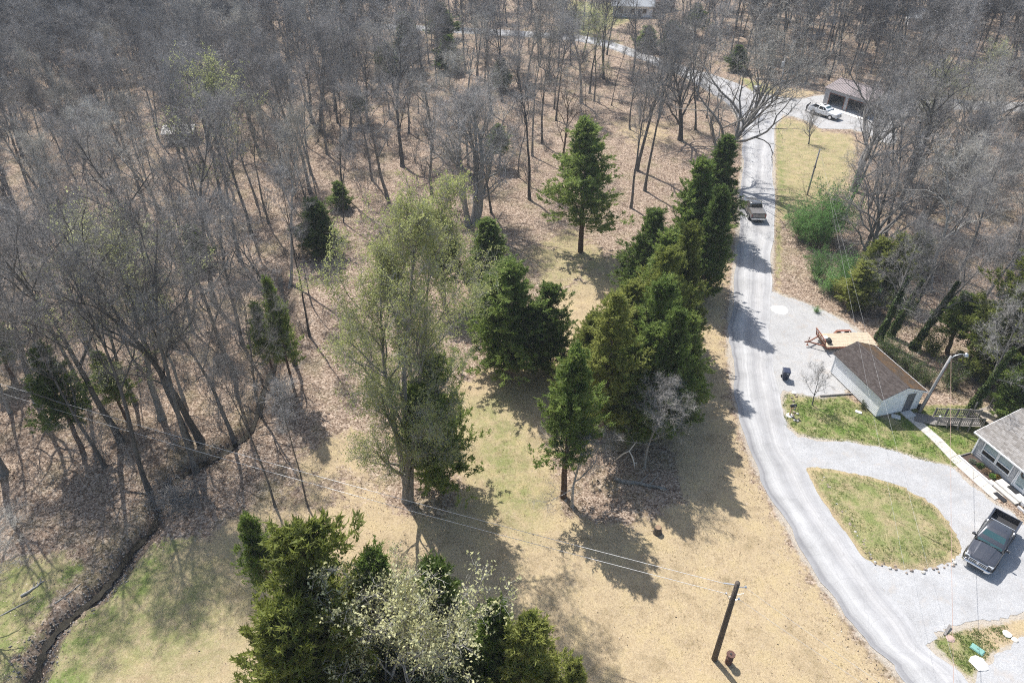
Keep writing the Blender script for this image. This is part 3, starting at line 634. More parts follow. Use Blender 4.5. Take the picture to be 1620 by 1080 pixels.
c_(928, 650, 500, 44, 1, 'cedar on the clearing side just behind the thin see-through one', CEDARO)
c_(1072, 650, 500, 36, 1, 'low cedar at the verge near the end of the lane row')
c_(892, 786, 560, 56, 4, 'thin see-through cedar with grey dead lower branches at the near end of the lane row')
c_(806, 592, 416, 66, 3, 'rounded green cedar in the centre of the clearing')
c_(866, 585, 450, 46, 3, 'smaller cedar touching the right side of the rounded centre cedar')
c_(766, 470, 351, 34, 2, 'slim cedar behind the rounded centre cedar', group='cedar trees')
c_(706, 485, 344, 44, 4, 'olive cedar right behind the tall budding tree', CEDARO)
c_(700, 770, 560, 58, 3, 'dark cedar growing close at the foot of the tall budding tree')
c_(556, 1150, 838, 118, 3, 'big olive-green cedar at the bottom left of the front thicket', CEDARO, 'cedars of the front thicket')
c_(632, 1130, 885, 62, 1, 'cedar mostly hidden behind the pale budding tree in front', CEDAR, 'cedars of the front thicket')
c_(716, 1140, 896, 68, 1, 'cedar behind the right side of the pale budding tree in front', CEDAR, 'cedars of the front thicket')
c_(792, 1150, 940, 44, 2, 'slim dark cedar in the front thicket, next to last on the right', CEDAR, 'cedars of the front thicket')
c_(836, 1190, 990, 78, 1, 'round-topped yellowish cedar at the right of the front thicket', CEDARO, 'cedars of the front thicket')
c_(890, 1230, 1060, 34, 5, 'small cedar at the far right tip of the front thicket', CEDARO, 'cedars of the front thicket')
c_(440, 960, 812, 36, 4, 'small thin green tree with grey dead top left behind the front thicket', CEDAR, 'cedars of the front thicket')
c_(130, 717, 552, 46, 4, 'dark cedar with leaning reddish trunk at the left edge wood')
c_(470, 628, 446, 26, 4, 'tall thin cedar at the edge of the wood left of the tall budding tree')
c_(440, 610, 480, 26, 4, 'sparse cedar beside the tall thin cedar at the wood edge')
c_(506, 402, 322, 30, 5, 'small round cedar in the wood behind the tall budding tree')
for bx, by, ty, hw, v, lb in [(640, 112, 22, 22, 2, 'tall dark cedar rising from the wood near the top centre'), (707, 112, 58, 20, 5, 'cedar just right of the tall dark cedar at the top'), (797, 142, 92, 14, 2, 'slim cedar among tall bare trunks below the upper road'), (612, 122, 70, 18, 5, 'small cedar left of the tall dark cedar at the top'), (572, 196, 140, 20, 4, 'sparse cedar half hidden in the middle of the wood'),
                              (1163, 112, 72, 17, 1, 'rounded cedar at the wood edge above the bend of the lane'), (700, 62, 5, 24, 1, 'cedar beyond the upper road left of the bare trunks'), (1062, 84, 36, 18, 5, 'cedar below the grey roofed house'), (1100, 62, 8, 20, 4, 'sparse cedar right of the grey roofed house'), (1020, 80, 44, 18, 5, 'low cedar beside the grey roofed house'),
                              (790, 262, 196, 24, 4, 'dim cedar behind the many-stemmed grey tree'), (548, 100, 46, 16, 5, 'small cedar in the far wood at top'), (20, 600, 505, 34, 4, 'sparse cedar at the left frame edge'), (205, 668, 560, 30, 4, 'thin cedar by the power line in the left wood'), (318, 420, 360, 22, 5, 'small cedar under bare trees in the left wood'),
                              (250, 520, 450, 22, 4, 'thin understorey cedar deep in the left wood'), (1395, 470, 372, 36, 3, 'olive cedar right of the tall bright green bush'), (1347, 486, 420, 28, 5, 'small yellowish cedar at the corner of the gravel parking'), (1602, 660, 560, 42, 5, 'dark bushy cedar behind the grey house'), (1560, 600, 392, 66, 3, 'large olive cedar at the right edge above the house'),
                              (1500, 560, 470, 40, 4, 'sparse cedar between the shed and the right edge'), (1622, 610, 430, 50, 3, 'cedar cut by the right frame edge'), (1440, 420, 372, 26, 5, 'small cedar in brush right of the olive cedar'), (540, 330, 290, 16, 5, 'tiny cedar above the crown of the tall budding tree')]:
    c_(bx, by, ty, hw, v, lb, CEDARO if ('olive' in lb or 'yellowish' in lb) else CEDAR)
BIGBUSH = shrub(134, 5.0, 46, 11)
def bush(bx, by, ty, hw, label):
    p = G(bx, by); h = hgt(bx, by, ty); ppm = FPX / (p.y * math.cos(PITCH) + CAMH * math.sin(PITCH)); taken.append((p.x, p.y, 2.5))
    plant('evergreen_bush', BIGBUSH, (BARKR, PINE), p, h, 5.4, None, label, 'bush', 'bright green bushes', (hw / ppm) / (2.6 * h / 5.4), names=('stems', 'foliage'))
bush(1306, 376, 284, 40, 'tall bright green bush at the right side of the lane'); bush(1266, 378, 322, 30, 'lower bright green bush leaning over the lane verge'); bush(1290, 392, 318, 36, 'bright green bush filling in before the tall one')
bush(1292, 442, 396, 26, 'thin pale green bush below the tall bright one'); bush(1332, 462, 420, 22, 'small pale green bush at the edge of the brush by the parking')

def broad(name, protos, pi, H0, bx, by, ty=None, h=None, label='', mats=(BARK, TWIG, BUD), group='bare trees', wide=1.0, rz=None, tilt=(0, 0)):
    p = G(bx, by); h = h or hgt(bx, by, ty); taken.append((p.x, p.y, 2.0))
    return plant(name, protos[pi], mats, p, h, H0, rz, label, 'tree', group, wide, tilt=tilt)
BH = (21, 22, 19, 20, 17, 22, 15, 18)
broad('budding_tree', BUDT, 0, 26, 648, 790, 306, label='tall many-stemmed tree with pale yellow-green young leaves in the middle of the lawn', mats=(BARKP, TWIGP, BUD), wide=0.80, rz=0.4, group='budding trees', tilt=(0, 0.085))
broad('budding_tree', [FRONTB], 0, 14, 585, 1190, 958, label='pale tree with cream-green young leaves at the bottom edge', mats=(BARKP, TWIGP, BUDC), group='budding trees', wide=0.92, tilt=(0, 0.04))
broad('budding_tree', [FRONTB], 0, 14, 680, 1205, 990, label='second pale budding tree at the bottom edge, right of the first', mats=(BARKP, TWIGP, BUDC), group='budding trees', wide=0.66, tilt=(0, 0.05))
for bx, by, ty, lb in [(398, 372, 128, 'yellowish budding tree deep in the left wood near the white roof'), (300, 700, 395, 'faintly budding tall tree above the stream'), (215, 640, 390, 'thinly budding tree at the left over the power line'), (940, 160, 30, 'pale budding tree by the bend of the upper road'), (1440, 260, 110, 'yellow-green budding tree right of the metal garage'), (1545, 190, 80, 'pale budding tree near the right edge behind the drive'), (1480, 330, 250, 'thin budding tree in the right brush')]:
    broad('budding_tree', BUDT, 1, 19, bx, by, ty, label=lb, group='budding trees')
broad('bare_tree', MULTI, 0, 17, 745, 352, 150, label='many-stemmed pale grey bare tree in the middle of the clearing edge', mats=(BARKP, TWIG, BUD), wide=1.35)
broad('bare_tree', SPREAD, 0, 15, 1130, 288, 88, label='wide spreading bare tree whose branches reach over the lane', mats=(BARK, TWIGP, BUD), wide=1.12, rz=1.0)
broad('bare_tree', SPREAD, 1, 15, 1076, 222, 70, label='spreading bare tree behind the dark narrow cedar', wide=0.9)
broad('bare_tree', SPREAD, 1, 15, 1350, 302, 95, label='wide bare tree with thick forked trunk in front of the metal garage', wide=0.95, rz=2.2)
broad('bare_tree', BARE, 2, 19, 888, 268, 118, label='small bare tree with reddish trunk left behind the lone cedar', mats=(BARKR, TWIGP, BUD))
for bx, by, ty, v, lb in [(998, 328, 110, 3, 'slender dark-trunked bare tree right of the lone cedar'), (1020, 302, 60, 1, 'tall straight bare tree right of the slender dark one'), (1007, 270, 40, 5, 'thick bare tree behind the two slender trunks'), (310, 746, 330, 3, 'smooth grey bare tree at the near edge of the left wood by the stream'),
                          (191, 698, 300, 0, 'large dark-trunked tree in the left wood nearest the cedar'), (318, 698, 330, 5, 'large bare tree behind the smooth grey one'), (368, 690, 400, 4, 'thin bare tree right of the stream trunks'), (236, 776, 420, 1, 'bare tree standing at the stream bank')]:
    broad('bare_tree', BARE, v, BH[v], bx, by, ty, label=lb)
broad('bare_tree', BARE, 7, 18, -40, 965, None, 9.0, 'low pale bare tree reaching in from the left frame edge', (BARKP, TWIGP, BUD), wide=1.5, tilt=(0, 0.25))
broad('bare_tree', POLE_TREE, 1, 14, 435, 800, 560, label='thin pole-like trunk standing at the lawn edge left of the budding tree')
broad('bare_tree', POLE_TREE, 0, 17, 487, 800, 600, label='second thin trunk at the lawn edge nearer the budding tree')
broad('bare_tree', BARE, 7, 18, 1020, 740, 612, label='pale dead shrub-like tree under the lane row of cedars', mats=(BARKP, TWIG, BUD), wide=1.35)
broad('bare_tree', BARE, 7, 18, 905, 800, 690, label='bare grey thorny tree at the foot of the thin cedar', mats=(BARKP, TWIG, BUD), wide=1.6)
broad('bare_tree', SPREAD, 0, 15, 1279, 228, 185, label='little leafless tree on the tan grass near the white pickup', wide=0.9, mats=(BARK, TWIG, BUD), rz=3.0)
# ivy-clad leaning trunks beside the shed
def ivy_tree(bx, by, h, lean, label, seed):
    p = G(bx, by); rs = np.random.RandomState(seed); taken.append((p.x, p.y, 1.5))
    e = plant('ivy_clad_tree', BARE[7], (BARK, TWIG), p, h, 18, None, label, 'tree', 'ivy-clad trees', 0.95, tilt=(0, lean))
    a = Acc(); n = 4600; t = rs.rand(n) ** 1.4; ang = rs.rand(n) * 6.28; r = (0.10 + 0.30 * (1 - t)) * rs.uniform(0.5, 1.2, n) * (1 + 0.45 * np.sin(ang * 2 + t * 11 + seed) * np.sin(t * 23)) * 18 / h * 0.72
    P = np.stack([r * np.cos(ang), r * np.sin(ang), t * 10.5], 1); a.leaves(P, np.stack([np.cos(ang), np.sin(ang), rs.normal(-0.2, 0.6, n)], 1), rs.uniform(0.16, 0.34, n), rs.uniform(0.14, 0.3, n), rs)
    mobj('ivy', a.mesh('ivy'), IVY, e)
ivy_tree(1389, 538, 13, 0.10, 'ivy-clad tree nearest the flatbed trailer', 1); ivy_tree(1408, 532, 12, 0.16, 'slim ivy-clad tree just right of the first one', 2)
ivy_tree(1444, 552, 14, 0.22, 'thick leaning ivy-clad tree behind the shed roof', 3); ivy_tree(1530, 655, 13, 0.16, 'large ivy-clad tree at the wooden ramp', 4)
# lawn sapling by the shed
p = G(1284.6, 640); plant('sapling', SMALLT, (BARK, TWIG), p, 3.6, 3.9, 0.3, 'slender leafless sapling on the green lawn in front of the shed', 'tree')

# ---- woods: scattered trees
def inpoly(x, y, poly): return sdist(np.array([x]), np.array([y]), poly)[0] > 0
F_LEFT = W([(-330, 8), (300, 6), (560, 8), (600, 60), (668, 160), (700, 300), (640, 330), (560, 330), (505, 420), (500, 560), (470, 640), (400, 690), (300, 740), (190, 762), (80, 770), (0, 800), (-200, 830)])
F_MID = W([(560, 8), (960, 6), (930, 50), (690, 40)]) ; F_MID2 = W([(600, 62), (690, 60), (900, 72), (1000, 98), (1110, 150), (1150, 200), (1060, 205), (960, 215), (880, 220), (830, 310), (700, 300), (668, 160)])
F_RT = W([(1060, 4), (1960, 6), (1900, 420), (1700, 500), (1600, 520), (1450, 500), (1370, 450), (1330, 400), (1330, 330), (1365, 250), (1440, 240), (1560, 185), (1640, 180), (1640, 160), (1440, 145), (1400, 120), (1300, 140), (1180, 105), (1110, 75), (1080, 50)])
MANUAL = [(737, 112), (755, 120), (767, 132), (773, 133), (820, 138), (832, 153), (858, 227), (857, 140), (870, 133), (920, 163), (777, 337), (838, 315), (683, 313), (1072, 224), (690, 132), (655, 118), (597, 115),
          (16, 652), (60, 640), (363, 675), (373, 696), (140, 640), (255, 660), (290, 630), (1100, 205), (1290, 372), (1330, 360), (1400, 385), (1375, 330), (1368, 395), (1420, 330), (1480, 395), (1530, 360), (1560, 330), (1600, 420), (1510, 440), (1470, 460), (1205, 118), (1180, 112), (1245, 128), (1275, 132), (1310, 128)]
pts = []
def ok(x, y, dmin):
    for tx, ty_, tr in taken:
        if (tx - x) ** 2 + (ty_ - y) ** 2 < max(tr, dmin * 0.6) ** 2: return False
    for q in pts:
        if (q[0] - x) ** 2 + (q[1] - y) ** 2 < dmin * dmin: return False
    return True
for bx, by in MANUAL:
    p = G(bx, by)
    if ok(p.x, p.y, 0.8): pts.append((p.x, p.y, 'm'))
rs = random.Random(11)
LOTW = W(LOT); LANE_S = np.vstack([wl[::3], wr[::-3]]); nrs = np.random.RandomState(11)
for poly, dmin, tries, zn in ((F_LEFT, 4.9, 5200, 'l'), (F_MID, 6.0, 400, 'u'), (F_MID2, 6.4, 400, 'c'), (F_RT, 5.0, 3000, 'r')):
    A = np.array(poly); x0, y0 = A.min(0); x1, y1 = A.max(0); x0 = max(x0, -190); x1 = min(x1, 200); y1 = min(y1, 255)
    xs = nrs.uniform(x0, x1, tries); ys = y0 + (y1 - y0) * nrs.rand(tries) ** 1.15
    good = (np.abs(xs) < 0.80 * (ys + 36) + 8) & (sdist(xs, ys, poly) > 0) & (sdist(xs, ys, LANE_S) < -2.0) & (sdist(xs, ys, LOTW) < -2.0) & ~((xs > 57) & (xs < 76) & (ys > 124) & (ys < 142)) & ~((xs > 18) & (xs < 52) & (ys > 205) & (ys < 232))
    for x, y in zip(xs[good], ys[good]):
        if ok(x, y, dmin * (1 - 0.12 * (y > 110))): pts.append((float(x), float(y), zn))
pts.sort(key=lambda q: q[0] ** 2 + q[1] ** 2)
def where(x, y, zn):
    """short phrase for the part of the wood a tree stands in, and its group"""
    if zn == 'u': return 'beyond the upper road', 'bare trees beyond the upper road'
    if zn == 'c': return ('just below the upper road' if y > 150 else 'in the open wood above the lone cedar'), 'bare trees below the upper road'
    if zn == 'm': return ('at the clearing edge above the lone cedar' if abs(x) < 25 and y > 90 else 'in the brush right of the lane' if x > 25 else 'at the stream side of the left wood'), 'bare trees at the clearing edge'
    if zn == 'r':
        return ('behind the metal garage' if y > 140 and x < 95 else 'at the far right top corner' if y > 140 else 'right of the tall bright green bush' if y < 105 else 'right of the metal garage'), 'bare trees of the right wood'
    d = math.hypot(x + 57, y - 120)
    if d < 16: return 'around the hidden cabin in the left wood', 'bare trees of the left wood'
    if y < 62: return 'in the left wood nearest the stream', 'bare trees of the left wood'
    if x < -0.55 * (y + 36): return 'along the left frame edge of the wood', 'bare trees of the left wood'
    if y < 100 and x > -32: return 'in the wood behind the tall budding tree', 'bare trees of the left wood'
    return ('in the middle of the left wood' if y < 115 else 'in the back of the left wood'), 'bare trees of the left wood'
near, far = pts[:285], pts[285:]
for x, y, zn in near:
    thin = rs.random() < 0.22; wide = rs.uniform(0.85, 1.2)
    if thin: k = rs.randrange(3); pr, h0 = POLE_TREE[k], (17, 14, 19)[k]
    elif zn == 'r' and rs.random() < 0.55: k = rs.randrange(3); pr, h0 = (MULTI[0], SPREAD[1], BARE[7])[k], (17, 15, 18)[k]
    else: i = rs.randrange(8); pr, h0 = BARE[i], BH[i]
    h = h0 * rs.uniform(0.78, 1.02) * (0.80 if zn == 'r' else 1.0)
    lean = (rs.gauss(0, 0.075), rs.gauss(0, 0.075) + (0.10 if zn == 'r' else 0)); pale = rs.random() < 0.2
    mt = (BARKP, TWIGP) if pale else (BARK, TWIG); ph, grp = where(x, y, zn)
    look = ('thin ' if thin else 'wide-crowned ' if wide > 1.08 else 'tall ' if h > 19.5 else '') + ('pale grey' if pale else 'grey-brown')
    plant('bare_tree', pr[:2], mt, (x, y), h, h0, rs.uniform(0, 6.28), look + ' bare tree ' + ph, 'tree', grp, wide, tilt=lean)
print('trees', len(pts), len(near), len(far))

# the rest of the wood reads as one mass far off: one object that places whole trees on points
def scatter(name, positions, protos, mats, scales, label, cat, seed):
    rs = np.random.RandomState(seed); n = len(positions)
    me = bpy.data.meshes.new(name); me.vertices.add(n); me.vertices.foreach_set('co', np.array(positions, np.float32).ravel())
    at = me.attributes.new('pick', 'INT', 'POINT'); at.data.foreach_set('value', rs.randint(0, len(protos), n).astype(np.int32))
    at = me.attributes.new('size', 'FLOAT', 'POINT'); at.data.foreach_set('value', rs.uniform(*scales, n).astype(np.float32))
    at = me.attributes.new('turn', 'FLOAT', 'POINT'); at.data.foreach_set('value', (rs.rand(n) * 6.28).astype(np.float32))
    o = bpy.data.objects.new(name, me); link(o); tag(o, label, cat, kind='stuff')
    ng = bpy.data.node_groups.new(name, 'GeometryNodeTree')
    ng.interface.new_socket('Geometry', in_out='INPUT', socket_type='NodeSocketGeometry'); ng.interface.new_socket('Geometry', in_out='OUTPUT', socket_type='NodeSocketGeometry')
    gi = ng.nodes.new('NodeGroupInput'); go = ng.nodes.new('NodeGroupOutput'); jn = ng.nodes.new('GeometryNodeJoinGeometry'); L = ng.links.new
    def attr(nm, ty):
        a = ng.nodes.new('GeometryNodeInputNamedAttribute'); a.data_type = ty; a.inputs[0].default_value = nm; return a.outputs[0]
    cx = ng.nodes.new('ShaderNodeCombineXYZ'); L(attr('turn', 'FLOAT'), cx.inputs[2])
    for k, pr in enumerate(protos):
        jm = bpy.data.meshes.new(name + '_unit')
        Vs, Fs, Ms, nv = [], {3: [], 4: []}, {3: [], 4: []}, 0
        for mi, me_ in enumerate([p for p in pr if p is not None]):
            V = np.empty(len(me_.vertices) * 3, np.float32); me_.vertices.foreach_get('co', V); Vs.append(V.reshape(-1, 3))
            li = np.empty(len(me_.loops), np.int32); me_.loops.foreach_get('vertex_index', li); lt = np.empty(len(me_.polygons), np.int32); me_.polygons.foreach_get('loop_total', lt)
            ls = np.empty(len(me_.polygons), np.int32); me_.polygons.foreach_get('loop_start', ls)
            for q in (3, 4):
                s_ = ls[lt == q]
                if len(s_): Fs[q].append(li[s_[:, None] + np.arange(q)] + nv); Ms[q].append(np.full(len(s_), mi, np.int32))
            nv += len(me_.vertices)
        um = fast_mesh(name + '_unit', np.concatenate(Vs), [np.concatenate(Fs[q]) for q in (3, 4) if Fs[q]])
        um.polygons.foreach_set('material_index', np.concatenate([np.concatenate(Ms[q]) for q in (3, 4) if Ms[q]]))
        for m_ in mats[:len([p for p in pr if p is not None])]: um.materials.append(m_)
        uo = bpy.data.objects.new(name + '_unit', um)
        oi = ng.nodes.new('GeometryNodeObjectInfo'); oi.inputs['Object'].default_value = uo; oi.inputs['As Instance'].default_value = True
        cmp = ng.nodes.new('FunctionNodeCompare'); cmp.data_type = 'INT'; cmp.operation = 'EQUAL'; L(attr('pick', 'INT'), cmp.inputs[2]); cmp.inputs[3].default_value = k
        ip = ng.nodes.new('GeometryNodeInstanceOnPoints'); L(gi.outputs[0], ip.inputs['Points']); L(cmp.outputs[0], ip.inputs['Selection']); L(oi.outputs['Geometry'], ip.inputs['Instance'])
        L(cx.outputs[0], ip.inputs['Rotation']); L(attr('size', 'FLOAT'), ip.inputs['Scale']); L(ip.outputs[0], jn.inputs[0])
    L(jn.outputs[0], go.inputs[0])
    md = o.modifiers.new('scatter', 'NODES'); md.node_group = ng
    return o
if far: scatter('far_wood', [(x, y, terrain(x, y)) for x, y, z in far], FARP, (BARK, TWIG), (0.75, 1.0), 'far bare wood seen as one grey-brown mass along the top', 'wood', 5)
# brush and saplings under the trees
bp = []
for poly, n in ((F_LEFT, 520), (F_RT, 750), (F_MID2, 80)):
    A = np.array(poly); x0, y0 = A.min(0); x1, y1 = A.max(0)
    xs = nrs.uniform(max(x0, -150), min(x1, 150), n * 2); ys = y0 + (min(y1, 200) - y0) * nrs.rand(n * 2) ** 1.2
    good = (np.abs(xs) < 0.8 * (ys + 36)) & (sdist(xs, ys, poly) > 0) & (sdist(xs, ys, LANE_S) < -1.5) & (sdist(xs, ys, LOTW) < -1)
    bp += [(float(x), float(y), terrain(x, y)) for x, y in zip(xs[good][:n], ys[good][:n])]
for px_, py_ in [(1310, 440), (1330, 430), (1352, 440), (1375, 420), (1390, 480), (1370, 500), (1352, 478), (1395, 500), (1420, 470), (1450, 430), (1440, 490), (1480, 500), (1500, 480), (1330, 400), (1350, 400), (1460, 520), (1410, 440), (1430, 400), (1560, 480), (1590, 500), (1540, 520), (1580, 540), (1610, 560)]:
    p = G(px_, py_); bp.append((p.x, p.y, 0))
scatter('underbrush', bp, [(s[0],) for s in SHRUB], (TWIG,), (0.6, 1.35), 'leafless brush and saplings growing under the bare trees', 'brush', 6)
# leafy shrubs in the thicket right of the lane and along the shed
LEAFY = shrub(133, 2.6, 26, 5)
for px_, py_, h, mt, lb in [(1312, 462, 2.6, PINE, 'pale green leafy shrub at the gravel parking edge'), (1336, 440, 3.2, PINE, 'light green shrub under the tall bright green bush'), (1362, 470, 3.0, PINE, 'light green shrub behind the trailer'), (1385, 440, 2.8, PINE, 'light green shrub left of the ivy-clad trunks'), (1420, 505, 2.6, IVY, 'dark green shrub between the ivy-clad trunks'),
                            (1398, 556, 1.6, IVY, 'dark leafy shrub at the far right corner of the shed'), (1412, 566, 1.8, IVY, 'dark leafy shrub along the right side of the shed, second from the trailer'), (1428, 580, 1.8, IVY, 'dark leafy shrub along the right side of the shed, third from the trailer'), (1444, 594, 1.7, IVY, 'dark leafy shrub along the right side of the shed, fourth from the trailer'), (1460, 606, 1.6, IVY, 'dark leafy shrub behind the lamp pole'),
                            (1500, 610, 2.2, IVY, 'dark green shrub at the foot of the large ivy-clad tree'), (1470, 560, 2.6, CEDARO, 'olive shrub in the litter above the lamp'), (1540, 600, 2.4, IVY, 'dark shrub right of the large ivy-clad tree'), (1292, 494, 0.7, PINE, 'tiny bright green plant at the edge of the gravel parking'), (1365, 645, 0.7, IVY, 'low green plant at the shed wall'), (1610, 600, 3.0, IVY, 'dark shrub at the right frame edge behind the house')]:
    p = G(px_, py_); plant('leafy_shrub', LEAFY, (TWIG, mt), p, h, 2.6, None, lb, 'shrub', 'leafy shrubs', 1.15, names=('stems', 'foliage'))
# ------------------------------------------------------------------ common materials
WHITE = plain('white_paint', (0.84, 0.85, 0.86), 0.55, var=0.05, scale=2); TRIM = plain('white_trim', (0.80, 0.80, 0.80), 0.5, var=0.04)
GREYSID = plain('grey_siding', (0.42, 0.42, 0.43), 0.7, var=0.1); DOORG = plain('grey_door', (0.13, 0.135, 0.15), 0.5, var=0.08)
CONC = plain('concrete', (0.50, 0.47, 0.42), 0.9, var=0.16, scale=3); CONCW = plain('pale_concrete', (0.66, 0.64, 0.60), 0.85, var=0.1, scale=4)
WOODG = plain('weathered_wood', (0.20, 0.185, 0.17), 0.9, var=0.25, scale=4); DECKW = plain('trailer_deck_wood', (0.46, 0.385, 0.28), 0.85, var=0.14, scale=2.5)
WOODN = plain('new_wood_post', (0.50, 0.36, 0.19), 0.8, var=0.12); POLEW = plain('pole_wood', (0.085, 0.068, 0.055), 0.9, var=0.3, scale=5); POLEL = plain('grey_pole_wood', (0.33, 0.32, 0.31), 0.85, var=0.2, scale=5)
RUST = plain('rusty_steel', (0.22, 0.085, 0.05), 0.8, var=0.35, scale=8); STEEL = plain('galvanised_steel', (0.5, 0.52, 0.54), 0.4, 0.7, 0.1)
BLACK = plain('black_plastic', (0.018, 0.018, 0.02), 0.5, var=0.2); RUBBER = plain('rubber', (0.022, 0.022, 0.023), 0.85, var=0.2)
BINB = plain('navy_plastic', (0.022, 0.03, 0.06), 0.45, var=0.12); CHROME = plain('chrome', (0.72, 0.73, 0.75), 0.14, 1.0, 0.03)
SOIL = plain('dark_mulch', (0.075, 0.05, 0.038), 0.95, var=0.45, scale=14); ROCKM = plain('pale_rock', (0.60, 0.55, 0.48), 0.9, var=0.25, scale=3)
WIREM = plain('aluminium_wire', (0.55, 0.55, 0.54), 0.5, 0.3, 0.05); COPPER = plain('weathered_cable', (0.36, 0.24, 0.19), 0.7, 0.0, 0.1)
def glass(name, col, rough=0.05):
    m, nt, b = newmat(name); b.inputs['Base Color'].default_value = (*col, 1); b.inputs['Roughness'].default_value = rough; b.inputs['Specular IOR Level'].default_value = 0.9
    return m
GLASS = glass('dark_glass', (0.012, 0.016, 0.018)); GLASSW = glass('tinted_windscreen', (0.03, 0.075, 0.08)); PANE = glass('window_pane', (0.20, 0.29, 0.32), 0.08)
def shingle_mat(name, cols, moss=None):
    m, nt, b = newmat(name); L = nt.links.new
    r = N(nt, 'ShaderNodeNewGeometry').outputs['Random Per Island']
    c = ramp(nt, r, [(i / (len(cols) - 1), q) for i, q in enumerate(cols)])
    c = mixc(nt, 0.6, c, ramp(nt, noise(nt, 5, 6, 0.75, objc(nt)), [(0.3, (0.75, 0.75, 0.75)), (0.7, (1.2, 1.2, 1.2))]), 'MULTIPLY')
    if moss:
        mf = ramp(nt, noise(nt, 1.1, 6, 0.72, objc(nt)), [(0.42, (0, 0, 0)), (0.66, (1, 1, 1))]); c = mixc(nt, maths(nt, 'MULTIPLY', mf, 0.75), c, moss)
    L(c, b.inputs['Base Color']); b.inputs['Roughness'].default_value = 0.95; b.inputs['Specular IOR Level'].default_value = 0.15
    return m
SH_BROWN = shingle_mat('brown_shingles', [(0.055, 0.045, 0.041), (0.075, 0.063, 0.058), (0.095, 0.081, 0.075)]); SH_MOSS = shingle_mat('mossy_brown_shingles', [(0.065, 0.052, 0.042), (0.085, 0.068, 0.055), (0.105, 0.085, 0.068)], (0.17, 0.095, 0.04))
SH_GREY = shingle_mat('grey_shingles', [(0.22, 0.20, 0.18), (0.29, 0.27, 0.25), (0.36, 0.34, 0.32)])
def shingles(name, p0, ux, uy, nrmv, L, Wd, mat, parent, course=0.145, tab=0.32, seed=0):
    """roof slope covered with overlapping tabs; p0 eave corner, ux along eave, uy up the slope"""
    rs = np.random.RandomState(seed); p0, ux, uy, nz = (np.array(v, float) for v in (p0, ux, uy, nrmv)); V = []; n = 0; F = []
    rows = int(Wd / course)
    for r in range(rows):
        y0 = r * course; y1 = min(Wd, y0 + course * 1.5); x = -rs.rand() * tab
        while x < L:
            a, b = max(0, x), min(L, x + tab * rs.uniform(0.85, 1.1)); x = b + 0.008 if b < L else L + 1
            if b - a < 0.03: continue
            t = 0.022 + rs.rand() * 0.006
            q = [p0 + ux * a + uy * y0 + nz * t, p0 + ux * b + uy * y0 + nz * t, p0 + ux * b + uy * y1 + nz * 0.006, p0 + ux * a + uy * y1 + nz * 0.006, p0 + ux * a + uy * y0, p0 + ux * b + uy * y0]
            V += q; F.append((n, n + 1, n + 2, n + 3)); F.append((n + 4, n + 5, n + 1, n)); n += 6
    o = mobj(name, fast_mesh(name, V, [np.array(F)]), mat, parent); o['kind'] = 'stuff'; return o
def part(name, mat, parent, *boxes, bevel=0.0):
    mb = MB()
    for b in boxes: mb.box(*b)
    return mb.build(name, mat, parent, bevel)
def siding(parent, axis, fixed, a, b, z0, z1, mat, out, step=0.16, name='siding_board', top=None):
    """lap boards on a wall; axis 'x' or 'y' = direction along the wall, out = sign of the outward normal"""
    n = int((z1 - z0) / step)
    for i in range(n):
        za = z0 + i * step; zb = za + step * 1.04; aa, bb = a, b
        if top:
            aa, bb = top(za + step, a, b)
            if bb - aa < 0.1: continue
        mb = MB(); t0, t1 = 0.030 * out, 0.008 * out
        pr = [(fixed, za), (fixed + t0, za), (fixed + t1, zb), (fixed, zb)]
        mk = (lambda u, p: (u, p[0], p[1])) if axis == 'x' else (lambda u, p: (p[0], u, p[1]))
        mb.loft([[mk(aa, p) for p in pr], [mk(bb, p) for p in pr]]); mb.build(name, mat, parent)

